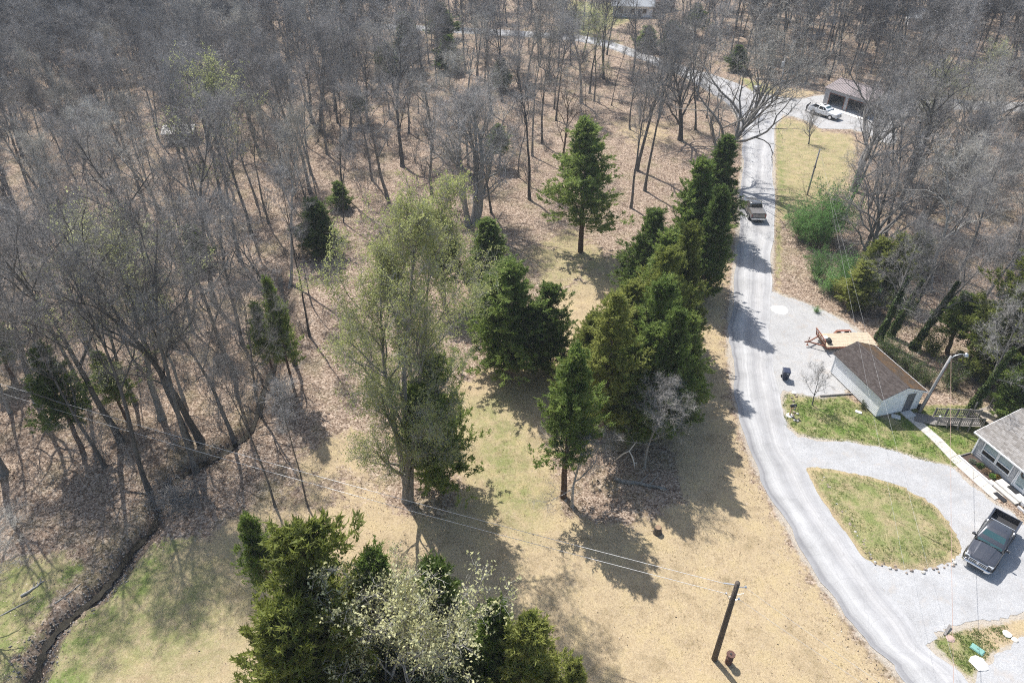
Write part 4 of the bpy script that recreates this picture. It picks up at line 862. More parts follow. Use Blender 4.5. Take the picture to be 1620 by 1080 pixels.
# ------------------------------------------------------------------ shed
SHED_RZ = math.radians(-75.1)
def shed():
    e = empty('shed', (33.905, 51.305, 0), SHED_RZ, 'white clapboard shed with brown shingle gable roof beside the gravel parking', 'shed')
    hl, hw, zt, zr = 3.3, 2.12, 2.28, 3.2
    part('foundation', CONC, e, (0, 0, 0.05, hl * 2 - 0.06, hw * 2 - 0.06, 0.2))
    mb = MB(); mb.prism([(-hl, -hw), (hl, -hw), (hl, hw), (-hl, hw)], 0.14, zt)
    for x in (-hl, hl - 0.1):
        mb.add([(x, -hw, zt), (x, hw, zt), (x, 0, zr - 0.06), (x + 0.1, -hw, zt), (x + 0.1, hw, zt), (x + 0.1, 0, zr - 0.06)], [(0, 2, 1), (3, 4, 5), (0, 1, 4, 3), (1, 2, 5, 4), (2, 0, 3, 5)])
    wl_ = mb.build('wall', WHITE, e)
    siding(wl_, 'x', -hw, -hl, hl, 0.16, 2.24, WHITE, -1); siding(wl_, 'x', hw, -hl, hl, 0.16, 2.24, WHITE, 1)
    siding(wl_, 'y', hl, -hw, 0.50, 0.16, 2.2, WHITE, 1); siding(wl_, 'y', hl, 1.46, hw, 0.16, 2.2, WHITE, 1)
    siding(wl_, 'y', hl, -hw, hw, 2.2, 3.0, WHITE, 1, top=lambda z, a, b: (-hw * (3.1 - z) / 0.82, hw * (3.1 - z) / 0.82) if z > zt else (a, b)); siding(wl_, 'y', -hl, -hw, hw, 0.16, 2.2, WHITE, -1)
    for y in (-hw - 0.005, hw + 0.005): part('corner_board', TRIM, e, (hl + 0.01, y, 1.2, 0.10, 0.10, 2.1)); part('corner_board', TRIM, e, (-hl - 0.01, y, 1.2, 0.10, 0.10, 2.1))
    d = part('door', DOORG, e, (hl + 0.02, 0.98, 1.13, 0.06, 0.86, 1.98)); part('door_frame', TRIM, d, (hl + 0.035, 0.50, 1.14, 0.05, 0.07, 2.06), (hl + 0.035, 1.46, 1.14, 0.05, 0.07, 2.06), (hl + 0.035, 0.98, 2.2, 0.05, 1.03, 0.07)); part('handle', STEEL, d, (hl + 0.07, 0.64, 1.05, 0.06, 0.05, 0.05))
    rf = empty('roof', (0, 0, 0)); rf.parent = e
    RL, RW = 3.58, 2.335; ze = 2.3
    up = np.array((0, RW, zr - ze)); sl = np.linalg.norm(up); u = up / sl; nz = np.array((0, -(zr - ze), RW)) / sl
    for s, mt in ((-1, SH_BROWN), (1, SH_MOSS)):
        q = [(-RL, s * RW, ze - 0.06), (RL, s * RW, ze - 0.06), (RL, 0, zr - 0.06), (-RL, 0, zr - 0.06)]
        mb = MB(); mb.slab(q if s < 0 else q[::-1], 0.06); mb.build('roof_slope', SH_BROWN, rf)
        shingles('shingles', (-RL, s * RW, ze), (1, 0, 0), (0, u[1] * -s, u[2]), (0, nz[1] * -s * -1, nz[2]), RL * 2, sl, mt, rf, seed=s + 2)
    mb = MB(); mb.slab([(-RL, -0.14, zr - 0.03), (RL, -0.14, zr - 0.03), (RL, 0, zr + 0.035), (-RL, 0, zr + 0.035)], 0.02); mb.slab([(-RL, 0, zr + 0.035), (RL, 0, zr + 0.035), (RL, 0.14, zr - 0.03), (-RL, 0.14, zr - 0.03)], 0.02)
    mb.build('ridge_cap', SH_BROWN, rf)
    for x in (-RL, RL):
        mb = MB(); mb.bar((x, -RW, ze - 0.10), (x, 0, zr - 0.10), 0.04, 0.14); mb.bar((x, RW, ze - 0.10), (x, 0, zr - 0.10), 0.04, 0.14); mb.build('barge_board', TRIM, rf)
    part('fascia', TRIM, rf, (0, -RW + 0.03, ze - 0.10, RL * 2, 0.03, 0.12)); part('fascia', TRIM, rf, (0, RW + 0.012, ze - 0.06, RL * 2, 0.05, 0.14))
    part('gable_bracket', BLACK, e, (hl + 0.1, -0.35, 2.78, 0.12, 0.35, 0.14)); part('door_step', CONCW, e, (hl + 0.5, 0.95, 0.10, 0.8, 1.0, 0.12))
    part('electric_meter', BLACK, e, (hl + 0.12, hw + 0.25, 0.35, 0.3, 0.3, 0.5))
shed()
for px_, py_, sx, sy, rz, lb, nm in [(1358, 652, 0.55, 0.32, -0.6, 'small pale paving slab lying on the lawn left of the shed', 'paving_slab'), (1417, 659.5, 0.75, 0.55, -0.4, 'square pale slab on shaded grass before the shed gable', 'paving_slab')]:
    p = G(px_, py_); o = part(nm, CONCW, None, (0, 0, 0.04, sx, sy, 0.08), bevel=0.01); o.location = p; o.rotation_euler.z = rz; tag(o, lb, 'slab')
# ------------------------------------------------------------------ flatbed trailer behind the shed
def trailer():
    e = empty('flatbed_trailer', (34.3, 58.65, 0), math.radians(3), 'flatbed utility trailer with pale plank deck and rusty frame behind the shed', 'trailer')
    Lh, Wh, z = 2.7, 1.2, 0.62
    part('frame', RUST, e, (0, -Wh + 0.02, z - 0.09, Lh * 2, 0.08, 0.14), (0, Wh - 0.02, z - 0.09, Lh * 2, 0.08, 0.14), (-Lh, 0, z - 0.09, 0.08, Wh * 2, 0.14), (Lh, 0, z - 0.09, 0.08, Wh * 2, 0.14), (0, 0, z - 0.12, 0.08, Wh * 2, 0.1), (-1.3, 0, z - 0.12, 0.08, Wh * 2, 0.1), (1.3, 0, z - 0.12, 0.08, Wh * 2, 0.1))
    for i in range(12):
        w = (2 * Wh - 0.1) / 12; part('deck_plank', DECKW, e, (0, -Wh + 0.05 + w * (i + 0.5), z + 0.005 * (i % 3), Lh * 2 - 0.1, w - 0.012, 0.045))
    for s in (-1, 1):
        mb = MB(); pr = [(-0.95, 0.42), (-0.72, 0.80), (0.72, 0.80), (0.95, 0.42), (0.88, 0.42), (0.68, 0.76), (-0.68, 0.76), (-0.88, 0.42)]
        mb.loft([[(0.15 + x, s * (Wh + 0.04), zz) for x, zz in pr], [(0.15 + x, s * (Wh + 0.30), zz) for x, zz in pr]]); mb.build('fender', RUST, e)
        for x in (-0.28, 0.58):
            m = Matrix.Translation((x, s * (Wh + 0.17), 0.33)) @ Matrix.Rotation(PI / 2, 4, 'X'); t = MB().lathe([(0.2, -0.1), (0.33, -0.09), (0.335, 0), (0.33, 0.09), (0.2, 0.1)], 18, m).build('tyre', RUBBER, e); MB().lathe([(0.02, -0.105), (0.19, -0.105), (0.19, 0.105), (0.02, 0.105)], 12, m).build('rim', STEEL, t)
    mb = MB(); mb.bar((-Lh, 0.85, z - 0.1), (-Lh - 1.35, 0, z - 0.1), 0.09, 0.12); mb.bar((-Lh, -0.85, z - 0.1), (-Lh - 1.35, 0, z - 0.1), 0.09, 0.12); mb.bar((-Lh - 1.25, 0, z - 0.1), (-Lh - 1.75, 0, z - 0.1), 0.1, 0.12); mb.build('tongue', RUST, e)
    mb = MB(); mb.tube([(-Lh - 1.3, 0.12, 0.0), (-Lh - 1.3, 0.12, 0.95)], 0.035); mb.box(-Lh - 1.3, 0.12, 0.02, 0.2, 0.2, 0.03); mb.bar((-Lh - 1.42, 0.12, 0.97), (-Lh - 1.15, 0.12, 0.97), 0.03); mb.build('jack', RUST, e)
    mb = MB()
    for y in (-1.1, 1.1): mb.bar((-Lh - 0.1, y, z), (-Lh - 0.25, y, z + 0.75), 0.08)
    mb.bar((-Lh - 0.25, -1.15, z + 0.75), (-Lh - 0.25, 1.15, z + 0.75), 0.09); mb.bar((-Lh - 0.18, -1.1, z + 0.4), (-Lh - 0.18, 1.1, z + 0.4), 0.06)
    for y in (-0.6, 0, 0.6): mb.bar((-Lh - 0.1, y, z), (-Lh - 0.25, y, z + 0.75), 0.05)
    mb.build('headboard', RUST, e)
    mb = MB(); mb.box(-Lh + 0.35, 0.1, z + 0.2, 0.5, 0.55, 0.3); mb.build('winch_box', WHITE, e, 0.03); mb = MB(); mb.lathe([(0.16, -0.2), (0.24, -0.2), (0.24, 0.2), (0.16, 0.2)], 14, Matrix.Translation((-Lh + 0.5, -0.45, z + 0.3)) @ Matrix.Rotation(PI / 2, 4, 'X')); mb.build('spare_tyre', RUBBER, e)
trailer()
# ------------------------------------------------------------------ wheelie bin, mailbox
def bin_():
    p = G(1241, 599); e = empty('wheelie_bin', p, math.radians(-12), 'dark navy wheeled rubbish bin standing on the gravel beside the lane', 'bin')
    sec = lambda w, d, z: [(-w, -d, z), (w, -d, z), (w, d, z), (-w, d, z)]
    MB().loft([sec(0.24, 0.27, 0.08), sec(0.30, 0.34, 0.6), sec(0.33, 0.39, 1.0)]).build('body', BINB, e, 0.03)
    MB().loft([sec(0.35, 0.42, 1.0), sec(0.36, 0.43, 1.05), sec(0.28, 0.33, 1.10)]).build('lid', BINB, e, 0.02)
    part('handle', BINB, e, (0, 0.44, 0.98, 0.6, 0.05, 0.05)); part('sticker', TRIM, e, (0.1, -0.375, 0.86, 0.2, 0.012, 0.07))
    for s in (-1, 1): MB().lathe([(0.02, -0.04), (0.13, -0.04), (0.13, 0.04), (0.02, 0.04)], 14, Matrix.Translation((s * 0.29, 0.30, 0.13)) @ Matrix.Rotation(PI / 2, 4, 'Y')).build('wheel', RUBBER, e)
bin_()
def mailbox():
    p = G(1249, 657); e = empty('mailbox', p, math.radians(8), 'black mailbox on a light wooden post at the edge of the lane', 'mailbox')
    part('post', WOODN, e, (0, 0, 0.5, 0.11, 0.11, 1.05)); part('arm', WOODN, e, (0.1, 0, 1.02, 0.5, 0.1, 0.07)); MB().bar((0, 0, 0.65), (0.28, 0, 1.0), 0.07).build('brace', WOODN, e)
    pr = [(-0.11, 0), (0.11, 0)] + [(0.11 * math.cos(a), 0.13 + 0.11 * math.sin(a)) for a in np.linspace(0, PI, 9)]
    MB().loft([[(-0.16, y, 1.06 + z) for y, z in pr], [(0.38, y, 1.06 + z) for y, z in pr]]).build('box', BLACK, e); part('number_plate', TRIM, e, (0.2, -0.115, 1.17, 0.14, 0.008, 0.05))
    MB().lathe([(0.34, 0.0), (0.3, 0.05), (0.1, 0.07)], 9).build('concrete_collar', CONCW, e)
mailbox()
# ------------------------------------------------------------------ lumps of stone and small items on the ground
def rock(px_, py_, s, lb, mat=ROCKM, seed=0, flat=0.5, name='rock', cat='rock', z=0.0):
    rs = np.random.RandomState(seed); mb = MB(); rings = []
    for k, (r, zz) in enumerate([(0.75, -0.1), (1.0, 0.15), (0.95, 0.45), (0.6, 0.8), (0.15, 0.95)]): rings.append([(s * r * rs.uniform(0.8, 1.15) * math.cos(a), s * r * rs.uniform(0.8, 1.15) * math.sin(a), s * flat * zz) for a in np.linspace(0, 2 * PI, 10)[:-1]])
    o = mb.loft(rings).build(name, mat); p = G(px_, py_); o.location = (p.x, p.y, z); o.rotation_euler.z = rs.rand() * 6; return tag(o, lb, cat)
rock(1549, 1050, 0.55, 'large flat white rock beside the green utility cover', CONCW, 1, 0.25); rock(1593, 1003, 0.3, 'white rock at the edge of the gravel in the lower right corner', CONCW, 2); rock(1606, 1012, 0.22, 'smaller pale rock next to the white one at the lower right corner', ROCKM, 3)
rock(1256, 621, 0.25, 'pale stone at the grass corner near the blue bin', CONCW, 4, 0.4); rock(1503, 1010, 0.28, 'broken pinkish stone below the weathered board at the driveway corner', plain('pink_stone', (0.42, 0.3, 0.25), 0.9, var=0.2), 5, 0.4)
rock(1233, 490, 0.95, 'flat whitish concrete patch at the mouth of the gravel parking', CONCW, 6, 0.06, 'concrete_patch', 'concrete'); rock(1555, 711, 0.16, 'small white stone in the grass by the ramp', CONCW, 8)
p = G(1498, 997); o = part('weathered_board', WOODG, None, (0, 0, 0.12, 0.95, 0.16, 0.05), bevel=0.005); o.location = p; o.rotation_euler = (0, -0.12, 0.75); tag(o, 'weathered grey board lying in grass at the corner of the driveway', 'board')
def cover():
    m = plain('green_plastic', (0.17, 0.34, 0.29), 0.6, var=0.08); p = G(1546, 1027); e = empty('utility_cover', p, math.radians(-50), 'pale green rectangular utility cover set in the grass', 'utility cover')
    part('lid', m, e, (0, 0, 0.05, 0.72, 0.42, 0.07), bevel=0.02); part('rim', m, e, (0, 0, 0.02, 0.80, 0.50, 0.05)); part('lock', BLACK, e, (0, 0, 0.089, 0.09, 0.05, 0.012))
cover()
EDGEST = plain('brownish_stone', (0.30, 0.24, 0.19), 0.9, var=0.3)
def stone_row(name, pts, n, lb, seed):
    rs = np.random.RandomState(seed); P = smooth_line(W(pts), 12); e = empty(name, (P[0][0], P[0][1], 0), 0, lb, 'edging')
    for i in range(n):
        t = i / (n - 1) * (len(P) - 1); k = min(int(t), len(P) - 2); q = P[k] + (P[k + 1] - P[k]) * (t - k); s = rs.uniform(0.05, 0.15)
        rings = [[(s * r * rs.uniform(0.8, 1.2) * math.cos(a), s * r * rs.uniform(0.8, 1.2) * math.sin(a), zz * s) for a in np.linspace(0, 2 * PI, 8)[:-1]] for r, zz in ((0.9, -0.2), (1, 0.2), (0.6, 0.6), (0.1, 0.7))]
        o = MB().loft(rings).build('stone', (CONC, EDGEST, EDGEST)[rs.randint(3)], e); o.location = (q[0] - P[0][0] + rs.normal(0, 0.12), q[1] - P[0][1] + rs.normal(0, 0.12), 0.06)
stone_row('stone_edging', [(1300, 757), (1318, 782), (1340, 820), (1360, 850), (1374, 880)], 34, 'line of small stones across the grass island along the lane', 1)
stone_row('stone_edging', [(1253, 624), (1256, 650), (1262, 668)], 14, 'short row of reddish stones on the lawn beside the mailbox', 2)
stone_row('stone_edging', [(1380, 889), (1410, 899), (1450, 905), (1490, 898), (1512, 888)], 22, 'broken stones along the lower edge of the grass island', 3)
p = G(1297, 627); o = MB().bar((0, 0, 0.08), (3.4, 0.35, 0.08), 0.14, 0.13).build('timber_edging', WOODG, None, 0.02); o.location = p; tag(o, 'dark timber edging between the gravel parking and the lawn', 'edging')
# ------------------------------------------------------------------ concrete path in slabs
def walkway():
    Lf = smooth_line(W([(1424, 653), (1470, 693), (1511, 735), (1573, 791)]), 5); Rt = smooth_line(W([(1440, 652), (1487, 692), (1523, 728), (1587, 785)]), 5); n = len(Lf)
    e = empty('walkway', (Lf[0][0], Lf[0][1], 0)); e['kind'] = 'structure'; o0 = np.array(Lf[0])
    for i in range(n - 1):
        a, b, c, d = (np.array(v) - o0 for v in (Lf[i], Rt[i], Rt[i + 1], Lf[i + 1])); sh = 0.985
        m = (a + b + c + d) / 4; q = [m + (v - m) * sh for v in (a, b, c, d)]; MB().prism([tuple(v) for v in q], -0.05, 0.052 + 0.008 * ((i * 7) % 3 - 1)).build('slab', CONC, e, 0.008)
walkway()
# ------------------------------------------------------------------ grey house at the right edge
HRZ = math.radians(-71.5)
def house():
    e = empty('house', (38.92, 42.88, 0), HRZ, 'low grey sided house with shingle roof and white trim at the right edge', 'house')
    Lx, D, zt, ze, zr = 12.0, 8.0, 2.5, 2.42, 3.75
    part('foundation', CONC, e, (Lx / 2, D / 2, 0.1, Lx - 0.04, D - 0.04, 0.3))
    mb = MB(); mb.prism([(0, 0), (Lx, 0), (Lx, D), (0, D)], 0.2, zt); mb.add([(0, 0, zt), (0, D, zt), (0, D / 2, zr - 0.1), (0.1, 0, zt), (0.1, D, zt), (0.1, D / 2, zr - 0.1)], [(0, 2, 1), (3, 4, 5), (0, 1, 4, 3), (1, 2, 5, 4), (2, 0, 3, 5)])
    w = mb.build('wall', GREYSID, e)
    for a, b in ((0, 0.55), (3.35, 3.75), (5.1, 5.6), (7.4, Lx)): siding(w, 'x', 0, a, b, 0.25, 2.4, GREYSID, -1, 0.2)
    siding(w, 'x', 0, 0.55, 3.35, 0.25, 0.75, GREYSID, -1, 0.2); siding(w, 'x', 0, 5.6, 7.4, 0.25, 0.95, GREYSID, -1, 0.2); siding(w, 'y', 0, 0, D, 0.25, 2.4, GREYSID, -1, 0.2)
    part('corner_board', TRIM, e, (-0.02, -0.02, 1.35, 0.12, 0.12, 2.3))
    def window(x0, x1, z0, z1):
        f = MB()
        for x in (x0, x1): f.box(x, -0.05, (z0 + z1) / 2, 0.09, 0.08, z1 - z0 + 0.09)
        for z in (z0, z1, z0 + (z1 - z0) * 0.34): f.box((x0 + x1) / 2, -0.05, z, x1 - x0 - 0.09, 0.08, 0.08)
        wd = f.build('window', TRIM, e); zm = z0 + (z1 - z0) * 0.34
        part('pane', PANE, wd, ((x0 + x1) / 2, -0.02, (zm + z1) / 2, x1 - x0 - 0.1, 0.02, z1 - zm - 0.08)); part('pane', GLASS, wd, ((x0 + x1) / 2, -0.02, (zm + z0) / 2, x1 - x0 - 0.1, 0.02, zm - z0 - 0.08))
    window(0.62, 1.92, 0.8, 2.3); window(2.02, 3.3, 0.8, 2.3); window(5.65, 7.35, 1.0, 2.3)
    part('shutter', GREYSID, e, (0.30, -0.05, 1.75, 0.34, 0.04, 1.0)); part('shutter', GREYSID, e, (3.55, -0.05, 1.55, 0.32, 0.04, 1.4))
    d = part('door', WHITE, e, (4.35, -0.04, 1.36, 0.95, 0.06, 2.05)); part('door_pane', PANE, d, (4.35, -0.075, 1.45, 0.72, 0.02, 1.6)); part('door_frame', TRIM, d, (3.82, -0.05, 1.38, 0.09, 0.09, 2.14), (4.88, -0.05, 1.38, 0.09, 0.09, 2.14), (4.35, -0.05, 2.46, 1.14, 0.09, 0.09)); part('handle', STEEL, d, (4.72, -0.11, 1.3, 0.04, 0.06, 0.1))
    mb = MB(); ring = [(4.35 + 0.24 * math.cos(a), -0.13, 1.85 + 0.24 * math.sin(a)) for a in np.linspace(0, 2 * PI, 17)]; mb.tube(ring, 0.055, 6, False); o = mb.build('wreath', plain('wreath', (0.16, 0.12, 0.10), 0.9, var=0.4, scale=20)); o.parent = None; o.matrix_world = e.matrix_basis; tag(o, 'round grey-brown wreath hanging on the front door of the house', 'wreath')
    rf = empty('roof'); rf.parent = e; ov = 0.40; RW = D / 2 + 0.37
    up = np.array((0, RW, zr - ze)); sl = np.linalg.norm(up); u = up / sl
    for s in (-1, 1):
        y0 = D / 2 + s * RW; q = [(-ov, y0, ze - 0.08), (Lx + ov, y0, ze - 0.08), (Lx + ov, D / 2, zr - 0.08), (-ov, D / 2, zr - 0.08)]
        mb = MB(); mb.slab(q if s < 0 else q[::-1], 0.08); mb.build('roof_slope', SH_GREY, rf)
        shingles('shingles', (-ov, y0, ze), (1, 0, 0), (0, -s * u[1], u[2]), (0, s * u[2], u[1]), Lx + 2 * ov, sl, SH_GREY, rf, 0.15, 0.33, 9 + s)
    part('fascia', TRIM, rf, (Lx / 2, -0.37 - 0.02, ze - 0.09, Lx + 2 * ov, 0.04, 0.18)); part('gutter', TRIM, rf, (Lx / 2, -0.37 - 0.09, ze - 0.03, Lx + 2 * ov, 0.11, 0.10))
    mb = MB()
    for s in (-1, 1): mb.bar((-ov - 0.02, D / 2 + s * RW, ze - 0.1), (-ov - 0.02, D / 2, zr - 0.1), 0.05, 0.17)
    mb.build('barge_board', TRIM, rf)
    # front stoop, mulch bed and low white border
    part('stoop', CONCW, e, (4.25, -0.55, 0.22, 2.3, 0.75, 0.20), bevel=0.02); part('stoop_step', CONC, e, (4.1, -1.12, 0.09, 2.6, 0.38, 0.16), bevel=0.02); part('stoop_riser', TRIM, e, (5.62, -0.60, 0.22, 0.3, 0.55, 0.32))
    m1 = part('doormat', BLACK, None, (0, 0, 0.012, 0.85, 0.4, 0.025)); m1.location = e.matrix_basis @ Vector((4.3, -0.42, 0.323)); m1.rotation_euler.z = HRZ; tag(m1, 'dark doormat on the white stoop before the house door', 'doormat')
    m1 = part('doormat', BLACK, None, (0, 0, 0.012, 0.95, 0.42, 0.025)); m1.location = e.matrix_basis @ Vector((4.4, -1.72, 0.068)); m1.rotation_euler.z = HRZ; tag(m1, 'dark mat lying on the concrete walk below the stoop', 'doormat')
    pb = empty('planter_bed', e.location, HRZ, 'mulched flower bed with white border along the front of the house', 'flower bed')
    part('mulch', SOIL, pb, (1.35, -0.62, 0.03, 2.9, 1.2, 0.12)); part('border_rail', TRIM, pb, (1.55, -1.29, 0.10, 3.5, 0.09, 0.22)); part('end_rail', WOODG, pb, (-0.12, -0.66, 0.10, 0.09, 1.2, 0.2)); part('border_rail', TRIM, pb, (8.2, -1.29, 0.10, 5.2, 0.09, 0.2)); part('mulch', SOIL, pb, (8.4, -0.62, 0.03, 5.0, 1.2, 0.1))
    for x, y, s, col, lb in [(0.75, -0.75, 0.28, (0.30, 0.32, 0.24), 'silvery low plant at the corner of the flower bed'), (1.35, -0.55, 0.30, (0.10, 0.16, 0.05), 'green low plant in the middle of the flower bed'), (2.0, -0.6, 0.33, (0.34, 0.24, 0.15), 'tan dried plant in the flower bed'), (2.55, -0.55, 0.26, (0.16, 0.26, 0.06), 'bright green plant near the stoop'), (2.75, -0.18, 0.24, (0.48, 0.34, 0.10), 'yellowish potted plant against the house wall'), (6.6, -0.75, 0.55, (0.10, 0.24, 0.03), 'round bright green clipped shrub right of the house stoop')]:
        rs = np.random.RandomState(int(x * 100)); a = Acc(); n = 700; dv = nrm(rs.normal(0, 1, (n, 3)) + (0, 0, 0.5)); dv[:, 2] = np.abs(dv[:, 2]); P = dv * s * rs.uniform(0.55, 1.0, (n, 1)); a.leaves(P, dv + rs.normal(0, 0.5, P.shape), rs.uniform(0.06, 0.12, n), rs.uniform(0.03, 0.07, n), rs)
        q = e.matrix_basis @ Vector((x, y, 0.08)); ee = empty('garden_plant', q, 0, lb, 'plant', 'plants along the house front')
        mobj('foliage', a.mesh('foliage'), leafmat('plant_leaves', [tuple(c * 0.6 for c in col), col, tuple(min(1, c * 1.4) for c in col)], 0.25), ee)
        st = MB()
        for k in range(5): st.tube([(0, 0, -0.05), (math.cos(k * 1.26) * s * 0.5, math.sin(k * 1.26) * s * 0.5, s * 0.6)], 0.012, 4)
        st.build('stems', BARKR, ee)
house()
# ------------------------------------------------------------------ wooden ramp and deck
def ramp_deck():
    a = G(1446, 660); b = G(1478, 667); c = G(1550, 668, 0.75); e = empty('wooden_ramp', (a.x, a.y, 0), 0, 'grey wooden ramp with slatted railings leading up to the deck behind the house', 'ramp')
    A = Vector((0, 0, 0.07)); B = Vector((b.x - a.x, b.y - a.y, 0.12)); Cc = Vector((c.x - a.x, c.y - a.y, 0.72))
    def run(p, q, w, n):
        d = (q - p); u = d.normalized(); v = Vector((-u.y, u.x, 0)).normalized()
        for i in range(n):
            s0, s1 = p + d * (i / n), p + d * ((i + 0.93) / n); mb = MB(); mb.slab([s0 - v * w / 2, s1 - v * w / 2, s1 + v * w / 2, s0 + v * w / 2], 0.035); mb.build('plank', WOODG, e)
        return u, v
    run(A, B, 1.25, 11); u, v = run(B, Cc, 1.15, 30)
    L = (Cc - B).length
    for s in (-1, 1):
        off = v * s * 0.58
        for z in (0.95, 0.22): MB().bar(B + off + Vector((0, 0, z)), Cc + off + Vector((0, 0, z)), 0.05, 0.09).build('rail', WOODG, e)
        for k in range(5):
            q = B + (Cc - B) * (k / 4) + off * 1.06; MB().bar((q.x, q.y, -0.05), (q.x, q.y, q.z + 1.02), 0.10).build('post', WOODG, e)
        n = 24
        for k in range(n):
            q = B + (Cc - B) * ((k + 0.5) / n) + off; MB().bar(q + Vector((0, 0, 0.2)), q + Vector((0, 0, 0.95)), 0.045).build('baluster', WOODG, e)
    MB().lathe([(0.09, 0), (0.1, 0.06), (0.06, 0.11)], 8, Matrix.Translation(B - v * 0.6 + Vector((0, 0, 1.0)))).build('post_cap', TRIM, e)
    dk = empty('wooden_deck', (G(1576, 670).x, G(1576, 670).y, 0), HRZ, 'raised wooden deck with railing at the back corner of the house', 'deck')
    for i in range(16): part('plank', DECKW if i % 5 == 2 else plain('deck_board', (0.30, 0.26, 0.22), 0.9, var=0.2) if i == 0 else bpy.data.materials['deck_board'], dk, (-1.4 + i * 0.19, 0.3, 0.74, 0.175, 3.6, 0.035))
    part('frame', WOODG, dk, (0, 0.3, 0.66, 2.95, 3.5, 0.1))
    for x, y in ((-1.45, -1.45), (-1.45, 0.4), (-1.45, 2.1), (1.45, 2.1), (1.45, -1.45)): part('post', WOODG, dk, (x, y, 0.85, 0.1, 0.1, 1.75))
    for z in (1.68, 0.95): part('rail', WOODG, dk, (-1.45, 1.25, z, 0.05, 1.7, 0.09)); part('rail', WOODG, dk, (0, 2.1, z, 2.9, 0.05, 0.09))
    for k in range(11): part('baluster', WOODG, dk, (-1.45, 0.5 + k * 0.15, 1.3, 0.04, 0.04, 0.72))
    for k in range(19): part('baluster', WOODG, dk, (-1.35 + k * 0.15, 2.1, 1.3, 0.04, 0.04, 0.72))
    g = empty('covered_grill', dk.matrix_basis @ Vector((0.35, 0.9, 0.76)), HRZ, 'black covered grill standing on the deck', 'grill'); sec = lambda w, d, z: [(-w, -d, z), (w, -d, z), (w, d, z), (-w, d, z)]
    MB().loft([sec(0.52, 0.36, 0), sec(0.5, 0.35, 0.75), sec(0.56, 0.36, 0.85), sec(0.5, 0.3, 1.1), sec(0.36, 0.16, 1.18)]).build('cover', BLACK, g, 0.03); part('hem', RUBBER, g, (0, 0, 0.03, 1.08, 0.76, 0.05))
ramp_deck()
# ------------------------------------------------------------------ pickup trucks
def carpaint(name, col, metal=0.6, rough=0.32): return plain(name, col, rough, metal, 0.05, 3.0, 0.5, 0.8)
GREYP = carpaint('graphite_paint', (0.085, 0.088, 0.10)); SILVP = carpaint('silver_paint', (0.15, 0.147, 0.145)); WHITP = carpaint('white_car_paint', (0.78, 0.79, 0.80), 0.0)
LAMP = glass('lamp_glass', (0.62, 0.64, 0.66), 0.1); REDL = glass('red_lamp', (0.30, 0.012, 0.012), 0.15); DARK = plain('dark_trim', (0.03, 0.03, 0.032), 0.6, var=0.2); BED = plain('bed_liner', (0.022, 0.022, 0.024), 0.75, var=0.2)
def rr(x, hw, z0, z1, r, cx=True):
    """rounded section across the vehicle at length x"""
    pts = []
    for (yy, zz, a0) in ((hw - r, z1 - r, 0), (-(hw - r), z1 - r, 90), (-(hw - r), z0 + r, 180), (hw - r, z0 + r, 270)):
        for k in range(4): a = math.radians(a0 + k * 30); pts.append((x, yy + r * math.cos(a), zz + r * math.sin(a)))
    return pts
def zz(z, x0, x1, hw, r):
    pts = []
    for (xx, yy, a0) in ((x1 - r, hw - r, 0), (x0 + r, hw - r, 90), (x0 + r, -(hw - r), 180), (x1 - r, -(hw - r), 270)):
        for k in range(4): a = math.radians(a0 + k * 30); pts.append((xx + r * math.cos(a), yy + r * math.sin(a), z))
    return pts
